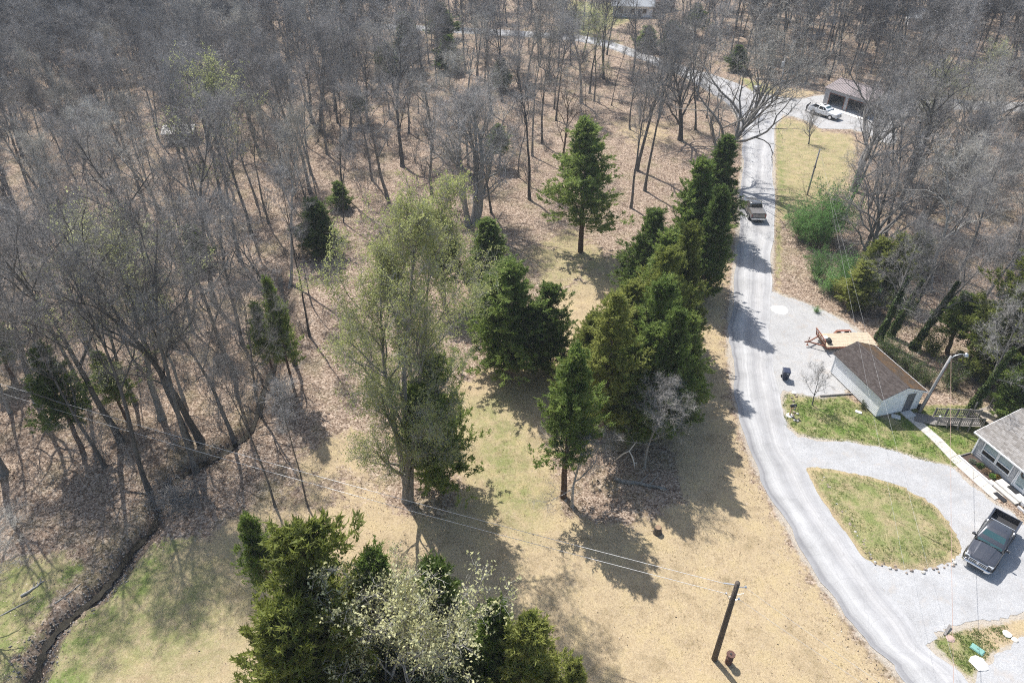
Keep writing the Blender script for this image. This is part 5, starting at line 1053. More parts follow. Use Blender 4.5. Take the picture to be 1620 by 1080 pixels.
def pickup(name, label, paint, loc, rz, toolbox=False, sunroof=False, emblem=True, cover=None):
    e = empty(name, loc, rz, label, 'pickup truck')
    # front body: fenders, hood and doors
    body = MB().loft([rr(2.90, 0.80, 0.62, 1.00, 0.10), rr(2.80, 0.92, 0.55, 1.10, 0.12), rr(2.45, 0.985, 0.50, 1.15, 0.14), rr(1.9, 1.0, 0.48, 1.19, 0.15), rr(1.1, 0.995, 0.46, 1.23, 0.14), rr(0.2, 0.99, 0.46, 1.25, 0.10), rr(-0.98, 0.985, 0.48, 1.26, 0.10)]).build('body', paint, e, 0, True)
    hood = MB().loft([[(2.78, y, 1.10 + 0.03 * (1 - abs(y) / 0.7)) for y in (-0.68, -0.5, -0.42, 0, 0.42, 0.5, 0.68)] + [(2.78, 0.68, 1.0), (2.78, -0.68, 1.0)],
                      [(1.9, y, 1.18 + z) for y, z in ((-0.76, 0.0), (-0.56, 0.035), (-0.46, 0.075), (0, 0.085), (0.46, 0.075), (0.56, 0.035), (0.76, 0.0))] + [(1.9, 0.76, 1.05), (1.9, -0.76, 1.05)],
                      [(1.22, y, 1.235 + z) for y, z in ((-0.80, 0.0), (-0.58, 0.03), (-0.48, 0.07), (0, 0.08), (0.48, 0.07), (0.58, 0.03), (0.80, 0.0))] + [(1.22, 0.80, 1.1), (1.22, -0.80, 1.1)]]).build('hood', paint, e)
    cabr = [(1.20, -0.96, 1.30, 0.955, 0.10), (1.45, -0.95, 0.98, 0.905, 0.12), (1.80, -0.90, 0.42, 0.80, 0.16), (1.90, -0.86, 0.22, 0.755, 0.18), (1.945, -0.72, 0.05, 0.62, 0.2)]
    MB().loft([zz(*q) for q in cabr]).build('cab', paint, e, 0, True)
    def lerp(a, b, t): return tuple(x + (y - x) * t for x, y in zip(a, b))
    def side(z):
        for a, b in zip(cabr[:-1], cabr[1:]):
            if a[0] <= z <= b[0]: return lerp(a, b, (z - a[0]) / (b[0] - a[0]))
    def panel(nm, q, mat, par=None, t=0.012): return MB().slab(q, t).build(nm, mat, par or e)
    lo, hi = side(1.30), side(1.86)
    f = lambda z, yy: (side(z)[2] + 0.008, yy, z)
    ws = panel('windscreen', [f(1.30, -0.80), f(1.30, 0.80), f(1.84, 0.66), f(1.84, -0.66)], GLASSW)
    MB().bar((side(1.3)[2] + 0.03, -0.7, 1.31), (side(1.36)[2] + 0.03, 0.05, 1.37), 0.025).build('wiper', DARK, ws); MB().bar((side(1.3)[2] + 0.03, 0.1, 1.31), (side(1.36)[2] + 0.03, 0.7, 1.37), 0.025).build('wiper', DARK, ws)
    panel('rear_window', [(side(1.32)[1] - 0.006, 0.68, 1.34), (side(1.32)[1] - 0.006, -0.68, 1.34), (side(1.78)[1] - 0.006, -0.60, 1.78), (side(1.78)[1] - 0.006, 0.60, 1.78)], GLASS)
    for s in (-1, 1):
        def sp(x, z): return (x, s * (side(z)[3] + 0.006), z)
        q1 = [sp(0.18, 1.33), sp(0.86, 1.33), sp(0.32, 1.78), sp(0.18, 1.80)]; q2 = [sp(-0.82, 1.33), sp(0.08, 1.33), sp(0.08, 1.80), sp(-0.72, 1.80)]
        for q in (q1, q2): panel('side_window', q if s < 0 else q[::-1], GLASS)
        for x0, x1 in ((0.14, 1.02), (-0.90, 0.10)):
            d = MB().box((x0 + x1) / 2, s * 0.993, 0.88, x1 - x0 - 0.02, 0.03, 0.66).build('door', paint, e, 0.012); part('handle', DARK, d, (x0 + 0.14, s * 1.02, 1.08, 0.16, 0.03, 0.04))
        part('mirror', paint if s else DARK, e, (0.88, s * 1.14, 1.36, 0.12, 0.22, 0.24), bevel=0.04); MB().bar((0.88, s * 0.93, 1.28), (0.88, s * 1.06, 1.32), 0.06).build('mirror_arm', DARK, e)
        part('headlight', LAMP, e, (2.76, s * 0.76, 0.98, 0.24, 0.34, 0.18), bevel=0.05); part('tail_light', REDL, e, (-2.86, s * 0.90, 1.05, 0.08, 0.14, 0.42), bevel=0.02)
        for x in (1.85, -1.72):
            m = Matrix.Translation((x, s * 0.86, 0.40)) @ Matrix.Rotation(PI / 2, 4, 'X')
            MB().lathe([(0.30, -0.145), (0.475, -0.14), (0.475, 0.14), (0.30, 0.145)], 20, m @ Matrix.Translation((0, 0, -0.02 * s))).build('wheel_arch', DARK, e)
            w = MB().lathe([(0.24, -0.14), (0.36, -0.15), (0.40, -0.10), (0.405, 0.0), (0.40, 0.10), (0.36, 0.15), (0.24, 0.14)], 22, m @ Matrix.Translation((0, 0, -0.04 * s))).build('wheel', RUBBER, e)
            MB().lathe([(0.03, -0.152), (0.10, -0.158), (0.22, -0.146), (0.255, -0.15), (0.255, 0.15), (0.22, 0.146), (0.10, 0.158), (0.03, 0.152)], 14, m @ Matrix.Translation((0, 0, -0.04 * s))).build('rim', CHROME, w)
    # bed with open load space
    bd = MB()
    for s in (-1, 1): bd.loft([[(-1.0, s * 0.985, 0.55), (-1.0, s * 1.0, 1.1), (-1.0, s * 0.97, 1.34), (-1.0, s * 0.84, 1.34), (-1.0, s * 0.84, 0.55)], [(-2.88, s * 0.975, 0.6), (-2.88, s * 0.99, 1.1), (-2.88, s * 0.96, 1.34), (-2.88, s * 0.84, 1.34), (-2.88, s * 0.84, 0.6)]])
    bd.box(-1.04, 0, 1.0, 0.07, 1.70, 0.66); b_ = bd.build('bed', paint, e)
    part('bed_floor', BED, b_, (-1.95, 0, 0.80, 1.80, 1.675, 0.06)); part('bed_side_liner', BED, b_, (-1.95, 0.832, 1.06, 1.78, 0.02, 0.5)); part('bed_side_liner', BED, b_, (-1.95, -0.832, 1.06, 1.78, 0.02, 0.5)); part('bed_crossbar', STEEL, b_, (-1.62, 0, 1.27, 0.07, 1.66, 0.05))
    tg = part('tailgate', paint, e, (-2.88, 0, 1.02, 0.08, 1.66, 0.60), bevel=0.02); part('tailgate_handle', DARK, tg, (-2.925, 0, 1.2, 0.02, 0.22, 0.08))
    part('bed_front_rail', TRIM if toolbox else DARK, b_, (-1.14, 0, 1.345, 0.22, 1.84, 0.05), bevel=0.01)
    part('rear_bumper', CHROME, e, (-2.97, 0, 0.62, 0.16, 1.86, 0.2), bevel=0.03); part('number_plate', TRIM, e, (-3.055, 0, 0.66, 0.015, 0.32, 0.16))
    fb = MB().loft([rr(2.86, 0.98, 0.42, 0.66, 0.08), rr(3.02, 0.86, 0.44, 0.68, 0.09), rr(3.06, 0.7, 0.46, 0.64, 0.08)]).build('front_bumper', CHROME, e, 0, True); part('bumper_intake', DARK, fb, (3.055, 0, 0.52, 0.03, 1.1, 0.08))
    g = part('grille', DARK, e, (2.88, 0, 0.86, 0.10, 1.10, 0.30), bevel=0.02)
    for z in (0.73, 0.86, 0.99): part('grille_bar', CHROME, g, (2.935, 0, z, 0.045, 1.14, 0.045), bevel=0.01)
    part('grille_bar', CHROME, g, (2.935, 0, 0.86, 0.05, 0.09, 0.30)); part('grille_frame', CHROME, g, (2.92, 0.585, 0.86, 0.06, 0.05, 0.34), (2.92, -0.585, 0.86, 0.06, 0.05, 0.34))
    if emblem:   # horned shield badge in the middle of the grille
        mb = MB(); mb.add([(2.985, y, 0.86 + z) for y, z in ((-0.075, 0.085), (0, 0.06), (0.075, 0.085), (0.085, 0.0), (0.04, -0.05), (0, -0.095), (-0.04, -0.05), (-0.085, 0.0))] + [(2.962, y, 0.86 + z) for y, z in ((-0.075, 0.085), (0, 0.06), (0.075, 0.085), (0.085, 0.0), (0.04, -0.05), (0, -0.095), (-0.04, -0.05), (-0.085, 0.0))], [tuple(range(8)), tuple(range(15, 7, -1))] + [(k, (k + 1) % 8, 8 + (k + 1) % 8, 8 + k) for k in range(8)]); mb.build('emblem', CHROME, g)
    part('sill', DARK, e, (0.1, 0, 0.44, 2.3, 1.9, 0.08)); part('chassis', DARK, e, (0, 0, 0.42, 5.4, 1.1, 0.16)); MB().tube([(-0.3, 0.42, 1.94), (-0.38, 0.42, 2.05)], [0.03, 0.008], 6).build('antenna_fin', paint, e)
    if cover: part('bed_cover', cover, e, (-1.95, 0, 1.36, 1.84, 1.74, 0.05), bevel=0.015)
    if sunroof: part('sunroof', GLASS, e, (-0.25, 0, 1.948, 0.5, 0.72, 0.012))
    return e
pickup('pickup_truck', 'dark grey pickup with chrome crossbar grille parked on the gravel driveway by the house', GREYP, ((33.13 + 37.3) / 2 - 0.1, (31.28 + 35.2) / 2 + 0.1, 0.018), math.radians(223), True)
pickup('pickup_truck', 'silver pickup seen from behind driving away up the lane', SILVP, (33.0, 89.0, 0.05), math.radians(88), cover=plain('grey_bed_cover', (0.13, 0.123, 0.117), 0.5, var=0.08))
wt = pickup('pickup_truck', 'white pickup parked in front of the metal garage with a person at its tailgate', WHITP, (57.3, 129.6, 0.02), math.radians(-55), False, True, False)
o = MB().lathe([(0.2, -0.13), (0.40, -0.12), (0.41, 0), (0.40, 0.12), (0.2, 0.13)], 18, Matrix.Rotation(PI / 2, 4, 'Y')).build('spare_tyre', RUBBER); o.location = wt.matrix_basis @ Vector((-1.4, 0.4, 1.25)); o.rotation_euler.z = math.radians(-55); tag(o, 'black spare tyre upright in the bed of the white pickup', 'tyre')
o = MB().lathe([(0.10, 0), (0.12, 0.05), (0.12, 0.42), (0.05, 0.50), (0.05, 0.6)], 10).build('gas_bottle', DARK); o.location = wt.matrix_basis @ Vector((-2.55, 0.62, 0.84)); o.scale.z = 1.4; tag(o, 'dark upright bottle at the rear of the white pickup bed', 'bottle')
# ------------------------------------------------------------------ person bending at the tailgate
def person(loc, rz):
    V = [(0, 0, 0.98), (0.10, 0, 1.18), (0.26, 0, 1.38), (0.33, 0, 1.46), (0.42, 0, 1.52), (0.50, 0, 1.60)]; R = [0.15, 0.145, 0.16, 0.075, 0.085, 0.10]; E = [(0, 1), (1, 2), (2, 3), (3, 4), (4, 5)]
    def chain(root, pts, rad):
        prev = root
        for p, r in zip(pts, rad): V.append(p); R.append(r); E.append((prev, len(V) - 1)); prev = len(V) - 1
        return prev
    for s in (-1, 1):
        chain(0, [(-0.02, s * 0.11, 0.90), (0.04, s * 0.13, 0.50), (-0.06, s * 0.14, 0.10), (0.02, s * 0.15, 0.05), (0.12, s * 0.16, 0.04)], [0.105, 0.075, 0.05, 0.05, 0.04])
        h = chain(2, [(0.27, s * 0.20, 1.36), (0.45, s * 0.25, 1.12), (0.66, s * 0.20, 1.06), (0.73, s * 0.18, 1.05)], [0.07, 0.05, 0.04, 0.035])
        for k in range(4): chain(h, [(0.79, s * (0.14 + 0.025 * k), 1.045), (0.83 - 0.01 * (k % 3), s * (0.14 + 0.025 * k), 1.03), (0.85 - 0.015 * (k % 3), s * (0.14 + 0.025 * k), 1.005)], [0.010, 0.009, 0.008])
        chain(h, [(0.74, s * 0.135, 1.04), (0.775, s * 0.115, 1.03)], [0.011, 0.009])
    me = bpy.data.meshes.new('person'); me.from_pydata(V, E, []); o = bpy.data.objects.new('person', me); link(o); o.location = loc; o.rotation_euler.z = rz
    m = plain('dark_work_clothes', (0.022, 0.024, 0.03), 0.9, var=0.3); me.materials.append(m)
    md = o.modifiers.new('skin', 'SKIN'); md.use_smooth_shade = True; o.modifiers.new('sub', 'SUBSURF').levels = 1; o.modifiers['sub'].render_levels = 2
    for i, sv in enumerate(me.skin_vertices[0].data): sv.radius = (R[i], R[i]); sv.use_root = i == 0
    hc = MB(); c = Vector((0.52, 0, 1.64))
    rings = [[tuple(c + Vector((r * math.cos(a), r * math.sin(a) * 0.9, z))) for a in np.linspace(0, 2 * PI, 13)[:-1]] for r, z in ((0.113, -0.03), (0.118, 0.03), (0.09, 0.09), (0.03, 0.115))]
    hc.loft(rings).build('hair', plain('dark_hair', (0.02, 0.015, 0.012), 0.7), o)
    fc = MB(); sk = plain('skin', (0.45, 0.28, 0.2), 0.6, var=0.05)
    fc.box(0.625, 0, 1.60, 0.03, 0.025, 0.045); fc.box(0.60, 0.04, 1.625, 0.02, 0.03, 0.012); fc.box(0.60, -0.04, 1.625, 0.02, 0.03, 0.012); fc.box(0.60, 0, 1.545, 0.02, 0.05, 0.012); fc.box(0.51, 0.10, 1.60, 0.05, 0.02, 0.06); fc.box(0.51, -0.10, 1.60, 0.05, 0.02, 0.06); fc.build('face', sk, o, 0.006)
    return tag(o, 'person in dark clothes leaning over the tailgate of the white pickup', 'person')
q = wt.matrix_basis @ Vector((-3.62, -0.35, 0)); person((q.x, q.y, 0.02), math.radians(-55))
# ------------------------------------------------------------------ utility poles and wires
def pole(name, px_, py_, top_y, r, mat, label, lean=(0, 0)):
    p = G(px_, py_); h = hgt(px_, py_, top_y); e = empty(name, (p.x, p.y, 0), 0, label, 'utility pole', 'wooden utility poles')
    top = Vector((lean[0], lean[1], h)); MB().tube([Vector((0, 0, -0.3)), top * 0.33, top * 0.66, top], [r, r * 0.93, r * 0.85, r * 0.75], 12).build('shaft', mat, e, 0, True); return e, p, top
def wire(a, b, sag, r, label, mat=WIREM, name='overhead_wire', n=18, group=None):
    a, b = Vector(a), Vector(b); P = [a + (b - a) * t - Vector((0, 0, sag * 4 * t * (1 - t))) for t in np.linspace(0, 1, n)]
    o = MB().tube([q - a for q in P], r, 5).build(name, mat); o.location = a; return tag(o, label, 'wire', group)
e, p, top = pole('utility_pole', 1130, 1042, 921, 0.19, POLEW, 'dark wooden utility pole standing on the tan grass in the foreground')
def insul(mb, a, b):
    mb.tube([a, b], 0.028, 6); mb.lathe([(0.07, 0), (0.08, 0.03), (0.045, 0.06), (0.07, 0.09), (0.03, 0.13)], 9, Matrix.Translation(b))
mb = MB(); insul(mb, Vector((0.12, 0, 7.6)), Vector((0.55, 0.05, 7.5))); insul(mb, Vector((0.1, 0, 6.3)), Vector((0.35, 0.02, 6.4))); mb.bar((-0.25, 0.1, 6.5), (0.55, 0.0, 7.0), 0.02); mb.build('insulator_bracket', STEEL, e)
mb = MB(); mb.bar((-0.15, 0.05, 7.75), (-0.75, 0.12, 7.8), 0.06); mb.bar((-0.15, 0.05, 6.3), (-0.45, 0.05, 6.9), 0.04); mb.lathe([(0.05, 0), (0.07, 0.06), (0.05, 0.12)], 8, Matrix.Translation((-0.45, 0.05, 6.85))); mb.build('dead_end_clamp', STEEL, e)
P0 = Vector((p.x, p.y, 0))
Z1, Z2 = 7.8, 6.9
def through(px_, py_, z): return G(px_, py_, z)
for k, (zA, off, (fx, fy)) in enumerate([(Z1, Vector((-0.75, 0.12, 0)), (4, 605)), (Z2, Vector((-0.45, 0.05, 0)), (4, 619))]):
    a = P0 + off + Vector((0, 0, zA)); tgt = through(fx, fy, zA - 0.6); b = a + (tgt - a) * 1.35; b.z = zA - 0.2
    wire(a, b, 0.9, 0.016, ('upper' if k == 0 else 'lower') + ' pale power wire running left from the foreground pole over the lawn', group='power wires')
    wire(P0 + Vector((0.5 - 0.2 * k, 0.04, 7.55 - k * 1.1)), Vector((30 + k, 9.0, 7.2 - k)), 0.4, 0.008, ('upper' if k == 0 else 'lower') + ' thin service wire running right from the foreground pole towards the lower right', group='power wires')
e, p, top = pole('utility_pole', 1234, 150, 92, 0.16, POLEL, 'grey wooden pole with a transformer can at the far gravel lot', (-0.5, 0.2))
MB().lathe([(0.02, -0.5), (0.24, -0.48), (0.25, 0.4), (0.18, 0.5), (0.02, 0.52)], 12, Matrix.Translation((-0.75, 0, top.z - 1.2))).build('transformer', plain('transformer_grey', (0.55, 0.57, 0.58), 0.5), e)
XP = p + top
e, p, top = pole('utility_pole', 1277, 308, 236, 0.12, POLEL, 'slim grey wooden pole on the tan grass right of the lane', (0.1, 0))
mb = MB(); mb.bar((-0.25, 0, top.z * 0.62), (0.25, 0, top.z * 0.66), 0.06); mb.lathe([(0.06, 0), (0.06, 0.25)], 8, Matrix.Translation((0.12, -0.1, top.z * 0.6))); mb.build('bracket', BLACK, e); MB().bar((0.1, 0, top.z - 0.2), (0.35, 0, top.z - 0.05), 0.05).build('dead_end_clamp', STEEL, e)
TP = p + top
# two wires from the slim pole passing over the shed towards the lower right
for k, (ax_, ay_) in enumerate([(1387, 585), (1366, 572)]):
    q = G(ax_, ay_, 6.4); a = TP + Vector((0.2 * k, 0, -0.2 - 0.1 * k)); b = a + (q - a) * 2.2; b.z = 6.6
    wire(a, b, 0.3, 0.0045, ('right' if k == 0 else 'left') + ' thin wire passing over the shed roof from the slim pole', group='thin wires over the shed')
e, p, top = pole('lamp_pole', 1454, 652, 566, 0.15, POLEL, 'grey leaning wooden lamp pole with curved arm behind the shed gable', (0.75, 0.2))
e['category'] = 'lamp pole'; del e['group']
MB().tube([top + Vector(v) for v in ((0, 0, -0.35), (0.25, 0, 0.05), (0.7, 0, 0.25), (1.15, 0, 0.25))], 0.04, 8).build('arm', STEEL, e, 0, True)
l_ = MB().lathe([(0.05, 0.12), (0.12, 0.08), (0.2, -0.06), (0.22, -0.14)], 14, Matrix.Translation(top + Vector((1.25, 0, 0.22)))).build('lamp_head', STEEL, e); MB().lathe([(0.02, -0.28), (0.12, -0.24), (0.2, -0.14)], 14, Matrix.Translation(top + Vector((1.25, 0, 0.22)))).build('lamp_globe', glass('lamp_lens', (0.45, 0.55, 0.65), 0.1), l_)
MB().tube([Vector((0.1, -0.14, 0.3)), top * 0.9 + Vector((0.05, -0.13, 0))], 0.02, 5).build('conduit', RUST, e)
LP = p + top; b = G(1503, 880, 5.6); b = LP + (b - LP) * 1.75; b.z = 6.2
wire(LP + Vector((0.05, 0, -0.15)), b, 0.35, 0.012, 'brownish cable hanging from the lamp pole straight towards the camera', COPPER)
# ------------------------------------------------------------------ rusty barrel pipe, stump, log, dead branch
p = G(1152, 1048); e = empty('rusty_barrel', p, 0, 'narrow rusty upright pipe barrel with lid beside the foreground pole', 'barrel')
MB().lathe([(0.22, -0.05), (0.23, 0.02), (0.22, 0.04), (0.22, 0.5), (0.235, 0.52), (0.22, 0.54), (0.22, 0.95)], 16).build('body', plain('dark_rust', (0.11, 0.055, 0.042), 0.85, var=0.35, scale=8), e, 0, True)
MB().lathe([(0.27, 0.93), (0.28, 0.98), (0.26, 1.03), (0.20, 1.02)], 16).build('lid', bpy.data.materials['dark_rust'], e); MB().lathe([(0.02, 1.02), (0.07, 1.03), (0.06, 1.07), (0.02, 1.07)], 8).build('vent_cap', BLACK, e)
p = G(1040, 842); e = empty('tree_stump', p, 0, 'small dark tree stump on the tan grass beside the cedar shadow', 'stump')
MB().lathe([(0.42, -0.1), (0.34, 0.05), (0.28, 0.3), (0.27, 0.55), (0.2, 0.6)], 11).build('bark', POLEW, e); MB().lathe([(0.02, 0.58), (0.22, 0.6), (0.23, 0.612)], 11).build('cut_top', plain('cut_wood', (0.24, 0.16, 0.10), 0.9, var=0.3), e)
def log(px_, py_, L, r, rz, lb, mat, name='fallen_log', z=None, branches=3, seed=0):
    rs = np.random.RandomState(seed); p = G(px_, py_); e = empty(name, (p.x, p.y, terrain(p.x, p.y) + r * 0.7), rz, lb, 'log'); P = [(t * L - L / 2, rs.normal(0, 0.05 * L / 3), rs.normal(0, 0.02)) for t in np.linspace(0, 1, 7)]
    MB().tube(P, [r * (1 - 0.5 * t) for t in np.linspace(0, 1, 7)], 8).build('trunk', mat, e, 0, True)
    for k in range(branches):
        q = Vector(P[3 + k % 3]); d = Vector((0.6, rs.choice((-1, 1)) * rs.uniform(0.5, 1), rs.uniform(0.2, 0.6))); MB().tube([q, q + d * L * 0.12, q + d * L * 0.22 + Vector((0.1, 0.1, 0))], [r * 0.4, r * 0.25, r * 0.08], 5).build('branch', mat, e)
log(1012, 768, 4.2, 0.2, -0.25, 'grey fallen log lying in shade under the lane row of cedars', BARKP, seed=1); log(52, 930, 1.6, 0.10, 0.9, 'grey driftwood snag on leaf litter left of the stream', BARKP, 'driftwood', seed=2, branches=4); log(22, 962, 2.6, 0.06, 0.75, 'long thin pale stick on leaf litter at the left edge', BARKP, 'fallen_branch', branches=1, seed=3)
log(108, 938, 1.9, 0.05, 1.0, 'pale straight stick lying on the near stream bank', BARKP, 'fallen_branch', branches=0, seed=4); log(262, 768, 4.0, 0.16, 0.5, 'dark fallen log over the stream in the wood', BARK, seed=5); log(1405, 415, 4.5, 0.10, 0.5, 'pale leaning dead stem in the right brush', BARKP, seed=6); log(1224, 128, 7, 0.2, -0.35, 'grey fallen trunk at the wood edge behind the transformer pole', BARKP, seed=7)
p = G(990, 742); DB = plain('bleached_wood', (0.62, 0.58, 0.52), 0.8, var=0.1); e = empty('dead_branch', (p.x, p.y, 0), 0, 'bleached white dead branch standing out of the brush under the cedars', 'branch')
MB().tube([(-0.9, 0.5, 0.5), (-0.3, 0.3, 1.5), (0.1, 0.1, 2.0), (0.35, -0.1, 1.6), (0.55, -0.3, 1.0), (0.6, -0.4, 0.55)], [0.05, 0.07, 0.07, 0.06, 0.05, 0.03], 6).build('stem', DB, e, 0, True)
MB().tube([(0.1, 0.1, 2.0), (0.45, 0.4, 2.3), (0.7, 0.5, 2.7)], [0.05, 0.04, 0.02], 5).build('fork', DB, e); MB().tube([(0.55, -0.3, 1.0), (0.75, -0.2, 1.0), (0.8, -0.25, 0.8)], [0.04, 0.03, 0.02], 5).build('fork', DB, e)
# brush pile at the stream
p = G(285, 792); a = Acc(); rs_ = np.random.RandomState(4); n = 750; O = rs_.normal(0, 1, (n, 3)) * (1.1, 0.8, 0.35) + (0, 0, 0.45); O[:, 2] = np.abs(O[:, 2]); d = nrm(rs_.normal(0, 1, (n, 3)) * (1, 0.7, 0.35)); a.spikes(O - d * 0.8, O + d * 0.9, np.full(n, 0.03), rs_)
o = mobj('brush_pile', a.mesh('brush_pile'), BARK); o.location = (p.x, p.y, terrain(p.x, p.y)); tag(o, 'tangled pile of cut branches heaped beside the stream', 'brush pile')
p = G(1118, 470); o = MB().lathe([(0.03, 0), (0.16, 0.05), (0.18, 0.5), (0.12, 0.62), (0.04, 0.7)], 10).build('trash_can', BLACK); o.scale = (1.5, 1.5, 1.6); o.location = (p.x, p.y, 0); tag(o, 'small black container in cedar shade beside the lane', 'container')
# ------------------------------------------------------------------ metal garage at the far lot
def garage():
    MET = plain('grey_metal_siding', (0.30, 0.30, 0.31), 0.5, 0.2, 0.06); ROOF = plain('maroon_metal_roof', (0.24, 0.20, 0.195), 0.5, 0.1, 0.1); INS = plain('dark_interior', (0.03, 0.028, 0.026), 0.95)
    e = empty('metal_garage', (59.5, 136.6, 0), math.radians(-59), 'grey metal garage with dull maroon roof and open dark bays behind the white pickup', 'garage')
    Lx, D, ze, zr = 9.8, 7.6, 3.1, 4.2
    mb = MB(); mb.box(0.06, D / 2, ze / 2, 0.1, D, ze); mb.box(Lx - 0.06, D / 2, ze / 2, 0.1, D, ze); mb.box(Lx / 2, D - 0.06, ze / 2, Lx - 0.3, 0.1, ze); mb.box(Lx / 2, 0.05, ze - 0.35, Lx - 0.3, 0.1, 0.7); mb.box(0.62, 0.05, 1.2, 1.0, 0.1, 2.4); mb.box(4.9, 0.05, 1.2, 0.8, 0.1, 2.4); mb.box(Lx - 0.45, 0.05, 1.2, 0.6, 0.1, 2.4)
    for x in (0.06, Lx - 0.06): mb.add([(x - 0.05, 0, ze), (x - 0.05, D, ze), (x - 0.05, D / 2, zr - 0.05), (x + 0.05, 0, ze), (x + 0.05, D, ze), (x + 0.05, D / 2, zr - 0.05)], [(0, 2, 1), (3, 4, 5), (0, 1, 4, 3), (1, 2, 5, 4), (2, 0, 3, 5)])
    w = mb.build('wall', MET, e)
    for i in range(24): part('wall_rib', MET, w, (-0.01, 0.2 + i * 0.31, ze / 2, 0.04, 0.06, ze - 0.05))
    part('floor_slab', CONCW, e, (Lx / 2, D / 2 - 0.6, 0.04, Lx + 0.1, D + 1.6, 0.09))
    for x0, x1 in ((1.12, 4.5), (5.3, 9.05)): part('bay_trim', RUST, e, ((x0 + x1) / 2, -0.01, 2.42, x1 - x0, 0.1, 0.08), (x0, -0.01, 1.2, 0.08, 0.1, 2.36), (x1, -0.01, 1.2, 0.08, 0.1, 2.36))
    rf = empty('roof'); rf.parent = e
    for s in (-1, 1):
        y0 = D / 2 + s * (D / 2 + 0.25); zA = ze - 0.02; q = [(-0.25, y0, zA), (Lx + 0.25, y0, zA), (Lx + 0.25, D / 2, zr), (-0.25, D / 2, zr)]; MB().slab(q if s < 0 else q[::-1], 0.05).build('roof_panel', ROOF, rf)
        for i in range(26): x = -0.2 + i * (Lx + 0.4) / 25; MB().bar((x, y0, zA + 0.07), (x, D / 2, zr + 0.07), 0.05, 0.05).build('roof_rib', ROOF, rf)
    MB().bar((-0.28, D / 2, zr + 0.09), (Lx + 0.28, D / 2, zr + 0.09), 0.3, 0.06).build('ridge_cap', ROOF, rf)
garage()
p = G(1196, 145); e = empty('utility_box', p, 0.3, 'small grey utility cabinet on the grass at the far bend of the lane', 'cabinet'); part('case', GREYSID, e, (0, 0, 0.5, 1.1, 0.8, 0.95), bevel=0.03); part('lid', plain('cabinet_lid', (0.52, 0.53, 0.55), 0.5), e, (0, 0, 1.0, 1.2, 0.9, 0.08)); part('door', DARK, e, (0.1, -0.41, 0.5, 0.7, 0.03, 0.75))
# ------------------------------------------------------------------ far houses above the upper road and a roof in the wood
def far_house(name, loc, rz, L, D, ze, zr, wallm, roofm, label, wins=3):
    e = empty(name, loc, rz, label, 'house'); mb = MB(); mb.prism([(-L / 2, -D / 2), (L / 2, -D / 2), (L / 2, D / 2), (-L / 2, D / 2)], -0.2, ze)
    for x in (-L / 2, L / 2 - 0.1): mb.add([(x, -D / 2, ze), (x, D / 2, ze), (x, 0, zr - 0.1), (x + 0.1, -D / 2, ze), (x + 0.1, D / 2, ze), (x + 0.1, 0, zr - 0.1)], [(0, 2, 1), (3, 4, 5), (0, 1, 4, 3), (1, 2, 5, 4), (2, 0, 3, 5)])
    mb.build('wall', wallm, e); rf = empty('roof'); rf.parent = e
    for s in (-1, 1):
        q = [(-L / 2 - 0.5, s * (D / 2 + 0.5), ze - 0.15), (L / 2 + 0.5, s * (D / 2 + 0.5), ze - 0.15), (L / 2 + 0.5, 0, zr), (-L / 2 - 0.5, 0, zr)]; MB().slab(q if s < 0 else q[::-1], 0.12).build('roof_slope', roofm, rf)
    part('fascia', TRIM, rf, (0, -D / 2 - 0.52, ze - 0.15, L + 1, 0.06, 0.2))
    for x in (-L / 2 - 0.5, L / 2 + 0.5):
        mb = MB(); mb.bar((x, -D / 2 - 0.5, ze - 0.2), (x, 0, zr - 0.05), 0.08, 0.2); mb.bar((x, D / 2 + 0.5, ze - 0.2), (x, 0, zr - 0.05), 0.08, 0.2); mb.build('barge_board', TRIM, rf)
    for i in range(wins):
        x = -L / 2 + (i + 0.7) * L / (wins + 0.4); w = part('window', TRIM, e, (x, -D / 2 - 0.02, ze * 0.55, 1.3, 0.1, 1.3)); part('pane', GLASS, w, (x, -D / 2 - 0.075, ze * 0.55, 1.1, 0.03, 1.1))
    d = part('door', DOORG, e, (L * 0.18, -D / 2 - 0.02, 1.05, 0.95, 0.08, 2.1)); part('handle', STEEL, d, (L * 0.18 + 0.35, -D / 2 - 0.09, 1.05, 0.05, 0.06, 0.06)); return e
RG = plain('pale_grey_roof', (0.33, 0.35, 0.37), 0.85, var=0.1); RB = plain('brown_roof', (0.13, 0.085, 0.07), 0.9, var=0.15); BRICK = plain('brown_brick_wall', (0.22, 0.15, 0.12), 0.9, var=0.25, scale=9)
far_house('house', G(1000, 23), math.radians(-8), 11, 8, 3.0, 5.4, WHITE, RG, 'pale grey roofed house with white gable at the top edge'); far_house('house', G(1034, 14), math.radians(30), 9, 8, 3.0, 5.2, BRICK, RB, 'dark brown roofed house beside the pale grey one at the top edge')
far_house('house', G(1560, 12), math.radians(12), 16, 9, 3.2, 5.6, WHITE, RG, 'pale blue-grey roofed building behind bare trees at the top right'); far_house('house', G(1465, 44), math.radians(-20), 10, 7, 2.8, 4.6, WHITE, RG, 'small pale building behind bare branches above the metal garage', 2)
e = far_house('cabin', G(290, 222), math.radians(4), 4.2, 3.0, 1.9, 2.6, WOODG, plain('pale_tin_roof', (0.58, 0.56, 0.52), 0.5, 0.2, 0.12), 'small cabin with whitish tin roof hidden in the left wood', 1); e['category'] = 'cabin'
